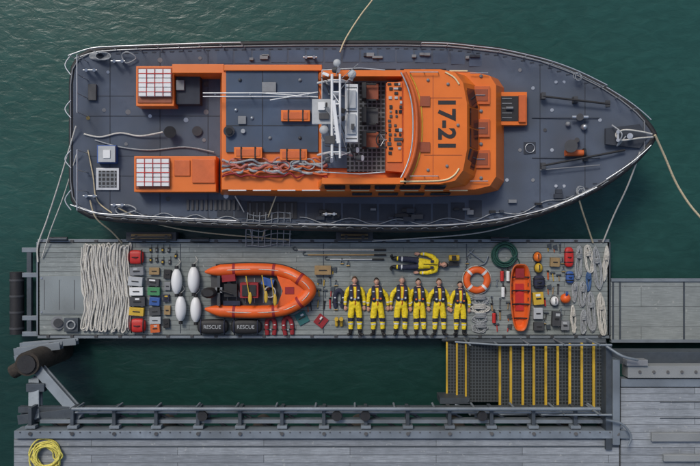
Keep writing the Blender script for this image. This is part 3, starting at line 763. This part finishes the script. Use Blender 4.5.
# ------------------------------------------------------------ pontoon equipment
def rope_field(name,x0,x1,y0,y1,n,r,m,amp=2.2,layers=2):
    b=MB()
    for L in range(layers):
        pts=[];nn=n-L*3
        for i in range(nn):
            x=x0+(x1-x0)*(i+.5)/nn+R(-.6,.6); ya,yb=(y0+R(0,5),y1-R(0,6)); 
            ys=[ya+(yb-ya)*k/9 for k in range(10)]
            if i%2: ys=ys[::-1]
            ph=(0.7*L)+R(-.5,.5)
            for y in ys: pts.append(W(x+amp*math.sin(y*.085+ph)*.6+R(-.5,.5)*amp*.55,y+R(-1,1),.5+r+L*r*1.5+R(0,r)))
        b.tube(cr(pts,4),r,m,6)
    return b.done(name)
rope_field('flaked_white_rope',83,130,244,332,27,.025,ROPEW,3.6,3)
def hank(x,y,w,h,m,n=12,r=.015,name='rope_hank',rz=0):
    b=MB(); pts=[]; c=W(x,y,.5); Rm=Matrix.Rotation(rz,3,'Z')
    for k in range(n):
        f=R(.25,1.0); g=R(.86,1.03); wob=R(-.25,.25); ox=R(-.12,.12)
        for j in range(10):
            a=2*math.pi*j/10
            pts.append(c+Rm@Vector((S(w/2)*(f*math.cos(a)+ox+wob*math.sin(2*a)+R(-.12,.12)),S(h/2)*g*math.sin(a),.02+.005*k+R(0,.02))))
    b.tube(cr(pts,3),r,m,5)
    for k in range(5): 
        b.tube([c+Rm@Vector((S(w*.30)*math.cos(t),S(h*.12)+k*.03,.07+.05*math.sin(t))) for t in [math.pi*2*q/10 for q in range(10)]],r,m,5,True)
    b.done(name)
for a in ((578,262,8,34,ROPEG),(588,259,8,28,ROPEW),(597,268,8,44,ROPEG),(605,264,6,36,ROPEW),(582,294,7,26,ROPEG),(591,312,8,42,ROPEG),(601,314,8,42,ROPEW),(583,322,7,24,ROPEG),(588,281,6,20,ROPEB),(573,319,6,28,ROPEW),(574,292,5,20,ROPEG)):
    hank(*a,n=9,r=.0135,rz=R(-.12,.12))
def coil(x,y,rad,m,name,n=9,r=.02):
    b=MB(); pts=[]; c=W(x,y,.5)
    for k in range(n):
        f=R(.62,1.02); ox,oy=R(-.03,.03),R(-.03,.03)
        for j in range(14):
            a=2*math.pi*j/14; pts.append(c+Vector((S(rad)*f*math.cos(a)+ox,S(rad)*f*math.sin(a)+oy,.02+.009*k+R(0,.01))))
    pts+= [c+Vector((S(rad)*1.1,-.1,.02)),c+Vector((S(rad)*1.3,-.25,.02))]
    b.tube(cr(pts,3),r,m,6); b.done(name)
coil(504,255,12,ROPEGR,'green_rope_coil',12,.02)
for a in ((479,300,20,9,ROPEG),(479,309,20,8,ROPEW),(480,318,18,9,ROPEG),(480,328,17,9,ROPEG)): hank(*a,n=7,r=.013,name='rope_coil')
def fender(x,y0,y1,w):
    b=MB(); n=12; A=W(x,y0,.5);B=W(x,y1,.5); Rr=S(w/2); rad=[];path=[]
    for i in range(n+1):
        t=i/n; path.append(A.lerp(B,t)+Vector((0,0,Rr))); rad.append(Rr*max(.25,math.sin(math.pi*min(max(t,.02),.98))**.35))
    b.tube(path,rad,WHITE,14)
    for q,d in ((A,1),(B,-1)):
        b.cyl(q+Vector((0,.02*d,Rr)),q+Vector((0,.1*d,Rr)),.06,BLACK,10)
    b.tube(cr([A+Vector((0,.1,Rr)),A+Vector((.08,.2,.05)),A+Vector((.02,.32,.03))],4),.012,ROPEW,5)
    b.done('white_fender')
fender(178,269,293,11); fender(195,267,292,12); fender(182,296,320,11); fender(197,297,321,11)
def case(x,y,w,h,z,m,name='equipment_case',m2=None,rz=None):
    b=MB(); c=W(x,y,.5); w=S(w);h=S(h); rz=R(-.1,.1) if rz is None else rz
    b.box(c+Vector((0,0,z*.35)),(w,h,z*.7),m,rz); b.box(c+Vector((0,0,z*.86)),(w*1.02,h*1.02,z*.27),m2 or m,rz)
    M=Matrix.Rotation(rz,3,'Z')
    b.box(c+M@Vector((0,0,z+.012)),(w*.5,h*.12,.024),BLACK,rz)
    for s in (-1,1): b.box(c+M@Vector((s*w*.3,-h*.52,z*.7)),(w*.12,.02,z*.3),SILVER,rz); 
    if R(0,1)<.5: b.box(c+M@Vector((R(-.1,.1)*w,h*.28,z+.003)),(w*R(.25,.6),h*.2,.006),random.choice([WHITE,LGREY,YELP]),rz)
    b.done(name,.012)
def bag(x,y,w,h,m,name='kit_bag',strap=BLACK,z=.2,rz=0,handle=True):
    b=MB(); w=S(w);h=S(h); c=W(x,y,.5)
    M=Matrix.Rotation(rz,4,'Z')
    def f(q): return Vector([math.copysign(abs(v)**.6,v) for v in q])
    b.ell(c+Vector((0,0,z/2)),(w/2,h/2,z/2),m,20,12,M=M,fn=f)
    Mr=Matrix.Rotation(rz,3,'Z')
    if w>h:
        for s in (-.5,.5): b.tube([c+Mr@Vector((s*w/2*1.5,h*.52*math.cos(t),z/2+z*.53*math.sin(t))) for t in [math.pi*k/8 for k in range(9)]],.018,strap,5)
    else:
        for s in (-.5,.5): b.tube([c+Mr@Vector((w*.52*math.cos(t),s*h/2,z/2+z*.53*math.sin(t))) for t in [math.pi*k/8 for k in range(9)]],.018,strap,5)
    if handle: b.tube([c+Mr@Vector((-w*.2,0,z)),c+Mr@Vector((0,0,z+.06)),c+Mr@Vector((w*.2,0,z))],.014,strap,6)
    return b.done(name)
bag(137,257,16,14,RED,'red_holdall'); case(138,271,13,8,.16,WHITE,m2=GREY)
case(137,281,14,9,.2,LGREY); case(138,291,13,8,.2,LGREY,m2=WHITE); case(139,301,15,9,.2,DGREY); case(138,311,14,8,.18,YELP); bag(139,325,16,14,RED,'red_holdall',z=.22)
case(154,282,12,7,.14,DGREY); case(155,291,12,8,.16,GREEN,'first_aid_case'); case(156,301,10,8,.18,BLUE); case(156,311,11,8,.15,DGREY); case(156,320,11,7,.12,LGREY); case(156,328,9,8,.12,ORANGE2)
case(168,274,7,9,.1,BLACK); case(155,271,10,7,.1,TAN); case(168,286,6,8,.08,GREY); case(167,298,6,7,.1,NAVY); case(168,310,6,9,.1,TAN); case(167,323,6,9,.1,BLACK)
for k,(x,y) in enumerate(((151,250),(157,250),(163,250),(169,250),(151,260),(157,260),(163,262),(170,262),(176,256))):
    b=MB(); c=W(x,y,.5); b.box(c+Vector((0,0,.03)),(.07,.14,.05),BLACK,rz=R(-.2,.2)); b.box(c+Vector((0,0,.058)),(.05,.05,.01),GREY if k%2 else YELP); b.cyl(c+Vector((.02,.06,.03)),c+Vector((.03,.17,.03)),.008,BLACK,6); b.done('handheld_radio',.006)
for i,x in enumerate((214,247)):
    bg=bag(x,326,31,15,BLACK,'black_kit_bag',NAVY,.28,handle=False)
    text('RESCUE',.15,Matrix.Translation(Vector((0,-.0,.284))),LGREY,'lettering',bg)
def lifejacket(x,y,m,rz=0):
    b=MB(); c=W(x,y,.5)
    p=[(-.1,-.28,.05),(-.12,-.05,.07),(-.10,.14,.08),(0,.24,.08),(.10,.14,.08),(.12,-.05,.07),(.1,-.28,.05)]
    M=Matrix.Rotation(rz,3,'Z')
    b.tube(cr([c+M@Vector(q) for q in p],4),.065,m,10,flat=.6)
    b.tube([c+M@Vector((.2*math.cos(t),-.12,.05+.05*math.sin(t))) for t in [2*math.pi*k/16 for k in range(16)]],.018,BLACK,6,True)
    b.box(c+M@Vector((0,-.12,.11)),(.05,.04,.02),SILVER,rz)
    for s in (1,-1): b.box(c+M@Vector((s*.12,.02,.115)),(.06,.03,.01),REFL,rz)
    b.done('lifejacket')
lifejacket(271,325,DKRED); lifejacket(288,325,DKRED,.1); lifejacket(339,298,NAVY); 
def boots(x,y,m):
    b=MB()
    for s in (-.07,.07):
        c=W(x,y,.5)+Vector((s,0,0)); b.tube(cr([c+Vector((0,.12,.32)),c+Vector((0,.11,.15)),c+Vector((0,.09,.05)),c+Vector((0,-.04,.045)),c+Vector((0,-.13,.04))],3),[.06]*5+[.05]*4+[.048]*3+[.03],m,10)
    b.done('rubber_boots')
boots(339,322,YELP)
def pad(x,y,w,h,m,rz,name):
    b=MB(); b.box(W(x,y,.52),(S(w),S(h),.05),m,rz); b.box(W(x,y,.549),(S(w*.7),S(h*.1),.01),BLACK,rz); b.box(W(x,y,.549)+Vector((0,S(h*.25),0)),(S(w*.3),S(h*.15),.01),WHITE,rz); b.done(name,.012)
pad(302,318,11,12,TEAL,.5,'folded_blanket'); pad(321,321,11,11,DKRED,.9,'red_pouch')
case(323,270,16,9,.15,TAN,'tool_box'); 
def tool(x,y,rz,L,m,kind):
    b=MB(); c=W(x,y,.53); M=Matrix.Rotation(rz,3,'Z')
    b.cyl(c-M@Vector((0,L/2,0)),c+M@Vector((0,L/2,0)),.014,m,8)
    if kind=='axe': b.prism([(c+M@Vector(q)).xy for q in ((-.02,L/2-.1,0),(.1,L/2-.13,0),(.1,L/2+.03,0),(-.02,L/2,0))],.52,.55,STEELD); 
    elif kind=='hammer': b.cyl(c+M@Vector((-.07,L/2,0)),c+M@Vector((.07,L/2,0)),.03,STEELD,10)
    elif kind=='torch': b.cyl(c+M@Vector((0,L/2,0)),c+M@Vector((0,L/2+.06,0)),.025,BLACK,12,.04); b.cyl(c-M@Vector((0,L/2,0)),c+M@Vector((0,L/2,0)),.025,m,10)
    else: b.torus(c+M@Vector((0,L/2,0)),.03,.01,STEEL,10,5); b.torus(c-M@Vector((0,L/2,0)),.025,.01,STEEL,10,5)
    b.done({'axe':'hand_axe','hammer':'hammer','torch':'torch','spanner':'spanner'}[kind])
kk=['axe','hammer','torch','spanner']
TP=[(318,282),(324,283),(330,282),(319,293),(325,294),(331,292),(318,304),(324,306),(330,304),(311,306),(333,271),(497,283),(500,303),(500,316),(497,328),(548,248),(554,249),(560,248),(548,276),(553,277),(559,278),(548,290),(553,291),(558,290),(545,303),(546,316),(547,328),(561,312),(492,300),(492,308),(508,306),(508,318),(508,328),(470,254),(300,305),(292,309),(308,309)]
for i,(x,y) in enumerate(TP):
    tool(x,y,R(-.15,.15),R(.15,.27),random.choice([ORANGE2,BLACK,TAN,YELP,STEEL,RED,DGREY]),kk[(i*3+i//4)%4])
for (x,y) in ((544,284),(563,270),(562,262),(544,322),(336,284),(336,308),(467,262),(466,270),(342,262),(348,264)):
    b=MB(); c=W(x,y,.5); b.torus(c+Vector((0,0,.04)),.05,.014,STEEL,14,6,.8,1.2); b.cyl(c+Vector((-.05,-.05,.04)),c+Vector((.05,-.05,.04)),.018,BRASS,8); b.cyl(c+Vector((0,.06,.04)),c+Vector((0,.12,.04)),.02,DGREY,8); b.done('shackle')
for y,x0,x1,m in ((250,298,386,ROPEW),(255,308,386,TAN),(259.5,330,384,SILVER)):
    b=MB(); b.cyl(W(x0,y,.53),W(x1,y,.53),.022,m,8); b.tube(cr([W(x0,y,.53),W(x0-4,y,.53),W(x0-5,y-2.5,.53),W(x0-2.5,y-3,.53)],3),.016,STEELD,6); b.cyl(W(x1-12,y,.53),W(x1,y,.53),.03,BLACK,8); b.done('boathook')
b=MB(); c=W(477,280,.58); b.torus(c,S(10.2),S(3.4),INFL,40,12,flat=.7)
for k in range(4):
    a=math.pi/4+k*math.pi/2; d=Vector((math.cos(a),math.sin(a),0)); t=Vector((-d.y,d.x,0)); p=c+d*S(10.2)
    b.tube([p-t*.035,p+t*.035],S(3.5),REFL,12,flat=.73)
b.tube([c+Vector((S(14.2)*math.cos(t),S(14.2)*math.sin(t),-.03+.02*math.sin(4*t))) for t in [2*math.pi*k/48 for k in range(48)]],.012,ROPEW,5,True); b.done('life_ring')
b=MB()
def outl(f,g=1):
    o=[];
    for k in range(36):
        a=2*math.pi*k/36; x=math.copysign(abs(math.cos(a))**.55,math.cos(a))*.29*f; y=math.copysign(abs(math.sin(a))**.6,math.sin(a))*.98*g
        if y<0: x*=1-.28*(-y)
        o.append(Vector((x,y,0)))
    return o
c=W(519,297,.5)
rings=[[c+p+Vector((0,0,z)) for p in outl(f,g)] for f,g,z in ((.7,.9,.0),(.95,.98,.12),(1,1,.2),(.94,.975,.2),(.85,.94,.1),(.62,.86,.035))]
b.loft(rings,INFL,True,True,True); b.tube([c+p+Vector((0,0,.2)) for p in outl(1,1)],.022,ORANGE2,8,True)
for y in (-.62,-.2,.2,.6): b.tube([c+Vector((x*.26,y,.08+.14*abs(x)**2)) for x in (-1,-.5,0,.5,1)],.022,BLACK,6,flat=.4)
b.box(c+Vector((0,.72,.09)),(.26,.28,.07),DKRED); b.box(c+Vector((0,0,.06)),(.25,.8,.03),RED)
for k in range(6): 
    for s in (1,-1): b.box(c+Vector((s*.24,-.5+k*.22,.13)),(.02,.11,.03),BLACK)
b.done('basket_stretcher')
def helmet(x,y,m):
    b=MB(); c=W(x,y,.5); b.ell(c+Vector((0,0,.06)),(.12,.15,.14),m,18,10,fn=lambda q:Vector((q.x,q.y,max(q.z,-.4)))); b.tube([c+Vector((.125*math.cos(t),.155*math.sin(t),.03)) for t in [2*math.pi*k/20 for k in range(20)]],.012,BLACK,6,True)
    b.box(c+Vector((0,-.13,.09)),(.16,.04,.05),GLASS); b.box(c+Vector((0,.02,.198)),(.03,.16,.012),BLACK); b.done('crew_helmet')
helmet(537,257,ORANGE); helmet(538,268,YELP); helmet(554,301,WHITE)
bag(538,282,11,14,NAVY,'dry_bag'); case(537,298,10,12,.18,YELP); case(537,313,9,11,.15,LGREY); case(538,326,10,8,.14,DGREY)
case(554,262,9,9,.14,TAN); case(555,318,8,14,.2,DGREY,'battery_pack'); case(564,325,8,9,.14,GREY)
bag(568,257,9,20,RED,'red_throw_bag',z=.16); bag(569,277,8,12,BLUE,'blue_throw_bag',z=.14)
b=MB(); c=W(564,298,.5); b.ell(c+Vector((0,0,.15)),(.15,.15,.15),INFL,20,14); b.cyl(c+Vector((0,.09,.24)),c+Vector((0,.16,.29)),.035,BLUE,10); b.torus(c+Vector((0,.18,.30)),.03,.012,BLUE,10,6); b.done('marker_buoy')
for k,(x,y,m) in enumerate(((502,276,RED),(508,276,WHITE),(503,292,WHITE),(494,318,RED))):
    b=MB(); A=W(x,y+5,.56);B=W(x,y-5,.56); b.tube(cr([A,A.lerp(B,.1),A.lerp(B,.85),B],3),[.03]+[.055]*7+[.045,.03],m,12); b.cyl(B,B+Vector((0,.07,0)),.018,BLACK,8); b.box(B+Vector((0,.07,.02)),(.03,.1,.03),BLACK); b.tube(cr([B,B+Vector((.07,.0,0)),B+Vector((.08,-.2,0))],3),.01,BLACK,5); b.done('fire_extinguisher')
b=MB(); c=W(486,258,.55); 
b.cyl(W(470,252,.56),W(484,262,.56),.02,STEEL,8); b.tube(cr([W(478,266,.56),W(485,263,.56),W(488,256,.56)],4),.022,STEEL,8); b.cyl(W(467,256,.56),W(474,249,.56),.014,STEEL,6); b.done('kedge_anchor')
b=MB(); c=W(452,258,.5); b.cyl(W(449,258,.62),W(459,258,.62),.09,YELP,16); b.pbox(449,262,459,266,.5,.6,BLACK); b.box(W(454,258,.74),(.12,.14,.1),BLACK); b.done('salvage_pump',.01)
b=MB(); b.cyl(W(58,323,.5),W(58,323,.56),.2,GREY,20); b.cyl(W(58,323,.56),W(58,323,.6),.13,DGREY,20); b.pbox(64,318,78,332,.5,.62,STEELD); b.torus(W(71,325,.66),.12,.025,ROPEG,16,6); b.done('deck_winch',.01)
# ------------------------------------------------------------ mooring ropes
def line(name,pts,r,m): 
    b=MB(); b.tube(cr(pts,8),r,m,7); b.done(name)
line('mooring_rope',[W(76,126,1.6),W(60,180,1.1),W(47,220,.7),W(38,245,.55),W(38,262,.55)],.024,ROPEW)
line('mooring_rope',[W(78,150,1.6),W(64,195,1.0),W(50,232,.7),W(42,258,.55)],.018,ROPEW)
line('mooring_rope',[W(90,200,1.6),W(96,218,1.5),W(112,232,1.0),W(122,243,.55)],.022,ROPEC)
line('mooring_rope',[W(655,135,2.2),W(664,155,1.9),W(680,190,1.6),W(705,222,1.5),W(760,270,1.4)],.032,ROPEC)
line('mooring_rope',[W(340,52,1.6),W(346,38,1.5),W(360,16,1.3),W(378,-8,1.1),W(420,-70,.9)],.022,ROPEC)
line('mooring_rope',[W(577,192,1.9),W(582,210,1.5),W(588,228,.9),W(593,243,.55)],.024,ROPEC)
line('mooring_rope',[W(640,152,2.1),W(628,185,1.6),W(614,215,1.0),W(603,242,.55)],.024,ROPEW)
line('mooring_rope',[W(276,196,1.8),W(268,218,1.4),W(262,240,.6)],.018,ROPEC)
line('mooring_rope',[W(560,205,1.8),W(520,222,1.2),W(470,234,.8),W(372,241,.6)],.02,ROPEW)
line('mooring_rope',[W(235,196,1.7),W(244,212,1.4),W(250,228,.9),W(253,243,.55)],.018,ROPEW)
line('mooring_rope',[W(118,208,1.6),W(150,222,1.2),W(200,232,.8),W(290,240,.6)],.02,ROPEC)
# ------------------------------------------------------------ QUAY
ZQ=3.2
b=MB()
b.pbox(14,439,619,760,ZQ-.18,ZQ,QUAY); b.done('timber_quay',origin=(0,0,0))
b=MB()
b.pbox(18,407,606,413,ZQ-.55,ZQ-.35,STEELD); b.pbox(14,431,630,438.6,ZQ-.4,ZQ+.12,STEEL); b.pbox(40,420,618,423.5,ZQ-.45,ZQ-.15,STEEL)
b.pbox(14,446,619,447,ZQ+.001,ZQ+.012,STEELD)
for i in range(15):
    x=28+i*42; b.pbox(x,408,x+3.5,438,ZQ-.5,ZQ-.02,STEELD); b.pbox(x-3,426,x+7,429,ZQ-.2,ZQ+.02,STEEL)
    b.cyl(W(x+2,434,ZQ+.12),W(x+2,434,ZQ+.16),.05,DGREY,8)
    p=W(x+4,413,ZQ-.4);q=W(x+40,431,ZQ-.4)
    if i<14: b.tube([p,q],.035,STEELD,6)
for i in range(60):
    x=20+i*10; b.cyl(W(x,432.5,ZQ+.12),W(x,432.5,ZQ+.135),.022,DGREY,6)
b.done('quay_edge_beams',.01)
b=MB()
for z,y,r in ((ZQ+.12,409,.045),(ZQ-.1,412.5,.03)):
    b.cyl(W(72,y,z),W(600,y,z),r,STEEL,10)
for i in range(14):
    x=75+i*40; p=W(x,409,ZQ+.12); b.cyl((p.x,p.y,ZQ-.5),p,.03,STEEL,8)
    b.pbox(x+14,409,x+22,415,ZQ-.35,ZQ-.2,STEELD)
b.done('quay_handrail')
for x in (205,337,365,480):
    b=MB(); p=W(x,413,ZQ-.3); b.cyl(p,p+Vector((0,0,.28)),.1,BLACK,14); b.cyl(p+Vector((0,0,.28)),p+Vector((0,0,.36)),.13,BLACK,14); b.box(p+Vector((0,0,.03)),(.3,.24,.05),STEELD); b.done('quay_bollard',.01)
for x in (30,140,250,360,470,600,680):
    for y in (452,560):
        b=MB(); p=W(x,y,ZQ-.2); b.cyl((p.x,p.y,-3),(p.x,p.y,ZQ-.2),.25,RUST,16); b.done('quay_pile')
b=MB(); b.pbox(621,388,900,760,ZQ-.18,ZQ+.004,QUAY); b.done('timber_quay',origin=(9,-8,0))
b=MB()
b.pbox(606,346,612,450,ZQ-.6,ZQ+.1,STEELD); b.pbox(613,360,620,445,ZQ-.5,ZQ+.16,STEEL)
b.pbox(628,366,900,378,ZQ-.3,ZQ+.12,CONC); b.pbox(621,379,900,387,ZQ-.3,ZQ+.04,STEEL); b.pbox(612,352,900,364,ZQ-.9,ZQ-.3,STEELD)
b.pbox(627,360,648,366,ZQ-.1,ZQ+.2,GREY)
for i in range(8): b.cyl(W(640+i*14,372,ZQ+.12),W(640+i*14,372,ZQ+.15),.04,DGREY,8)
for y in (402,418,434): b.pbox(660,y,900,y+.8,ZQ+.005,ZQ+.02,STEELD)
b.done('quay_corner_beams',.01)
b=MB(); b.pbox(652,433,900,442,ZQ+.02,ZQ+.12,CONC); b.pbox(664,455,900,462,ZQ+.01,ZQ+.12,CONC); b.done('kerb_timber',.02)
b=MB()
b.tube(cr([W(606,346,ZQ+.2),W(622,356,ZQ+.4),W(638,360,ZQ+.4)],4),.035,STEEL,8); b.tube(cr([W(606,420,ZQ+.3),W(622,424,ZQ+.3),W(631,436,ZQ+.3),W(628,446,ZQ+.3)],4),.03,STEEL,8)
b.done('corner_handrail')
# ------------------------------------------------------------ stairs
b=MB()
xsn=[594,582,570,558,546,534,523,511,500]
z=ZQ-.25
for i,x in enumerate(xsn):
    zz=z-i*.2; b.pbox(x,343,x+13,412,zz-.06,zz,GRATS); b.pbox(x-1.1,343,x+1.1,412,zz-.05,zz+.02,YELP)
    for y in (360,378,396): b.pbox(x,y,x+12,y+.7,zz-.02,zz+.012,STEELD)
zl=z-9*.2
b.pbox(470,340,500,402,zl-.08,zl,GRATS)
for i,x in enumerate((466,457,447)):
    zz=zl-(i+1)*.2; b.pbox(x,338,x+10,398,zz-.06,zz,GRATS); b.pbox(x-.8,338,x+.8,398,zz-.05,zz+.02,YELP)
for y in (342,413.5):
    p=W(606,y,z);q=W(470,y,zl); b.tube([p,q],[.09,.09],STEELD,4)
    q2=W(443,y-(2 if y<400 else 14),zl-.7); b.tube([W(470,y-(2 if y<400 else 12),zl),q2],.07,STEELD,4)
b.pbox(440,398,470,404,.4,zl,STEELD)
b.done('access_stairs',.004)
b=MB()
for y in (345,415):
    for h in (.95,.5):
        b.tube([W(612,y,z+h),W(500,y,zl+h),W(455,y-(10 if y>400 else 3),zl+h-.3)],.028,STEEL,8)
    for x,zz in ((600,z),(565,z-.6),(530,z-1.2),(498,zl),(470,zl)):
        p=W(x,y,zz+.95); b.cyl((p.x,p.y,zz-.1),p,.025,STEEL,8)
b.done('stair_handrail')
b=MB(); p=W(27,364,2.4); b.cyl((p.x,p.y,-3),(p.x,p.y,2.4),.36,RUST,24,.33); b.cyl((p.x,p.y,2.4),(p.x,p.y,2.46),.25,BLACK,20)
b.cyl(W(13,372,1.6),W(38,357,1.7),.2,RUST,16)
b.done('mooring_pile')
b=MB()
def beam(p,q,w,m_=STEEL):
    p=Vector(p);q=Vector(q);d=q-p;rz=math.atan2(d.y,d.x);L=d.length; ry=-math.asin(d.z/L)
    b.box((p+q)/2,(L,w,.05),m_,rz,ry=ry); b.box((p+q)/2-Vector((0,0,.2)),(L,w,.05),m_,rz,ry=ry); b.box((p+q)/2-Vector((0,0,.1)),(L,.05,.2),m_,rz,ry=ry)
beam(W(38,370,2.2),W(80,418,3.0),.28); beam(W(34,378,2.2),W(34,420,3.0),.3); beam(W(14,352,1.4),W(60,346,1.4),.2); beam(W(18,420,2.9),W(80,412,2.9),.25,STEELD)
b.pbox(26,384,44,392,2.3,2.5,STEELD); b.done('pile_guide_bracket',.006)
b=MB(); beam(W(15,360,.8),W(52,350,.8),.25,STEEL); beam(W(20,346,.7),W(76,342,.7),.18,STEEL); b.done('pontoon_hinge_bracket',.006)
b=MB(); pts=[]
for k in range(12):
    f=R(.6,1.1); ox,oy=R(-.08,.08),R(-.08,.08)
    for j in range(10):
        a=2*math.pi*j/10; pts.append(W(46,456,ZQ+.03+.010*k+R(0,.03))+Vector((.38*f*math.cos(a)+ox+R(-.03,.03),.36*f*math.sin(a)+oy+R(-.03,.03),0)))
b.tube(cr(pts,4),.02,ROPEY,6); b.done('yellow_rope_coil')
# ------------------------------------------------------------ light, world, camera
sc=bpy.context.scene
w=bpy.data.worlds.new('World'); sc.world=w; w.use_nodes=True
nt=w.node_tree; bg=nt.nodes['Background']; sk=nt.nodes.new('ShaderNodeTexSky'); sk.sky_type='NISHITA'; sk.sun_disc=False
EL=math.radians(50); AZ=math.radians(-30)
sk.sun_elevation=EL; sk.sun_rotation=AZ; sk.dust_density=3; sk.air_density=1
nt.links.new(sk.outputs['Color'],bg.inputs['Color']); bg.inputs['Strength'].default_value=0.125
su=bpy.data.lights.new('sun','SUN'); su.energy=1.5; su.angle=math.radians(16); su.color=(1,.96,.9)
so=bpy.data.objects.new('sun',su); sc.collection.objects.link(so)
d=Vector((math.sin(AZ)*math.cos(EL),math.cos(AZ)*math.cos(EL),math.sin(EL)))
so.rotation_euler=d.to_track_quat('Z','Y').to_euler(); so.location=(0,0,30)
cam=bpy.data.cameras.new('camera'); cam.lens=36*F/700; cam.sensor_width=36; cam.clip_end=5000
co=bpy.data.objects.new('camera',cam); sc.collection.objects.link(co); co.location=(0,0,H); co.rotation_euler=(0,0,0); sc.camera=co
sc.view_settings.view_transform='Standard'; sc.view_settings.look='None'; sc.view_settings.exposure=0
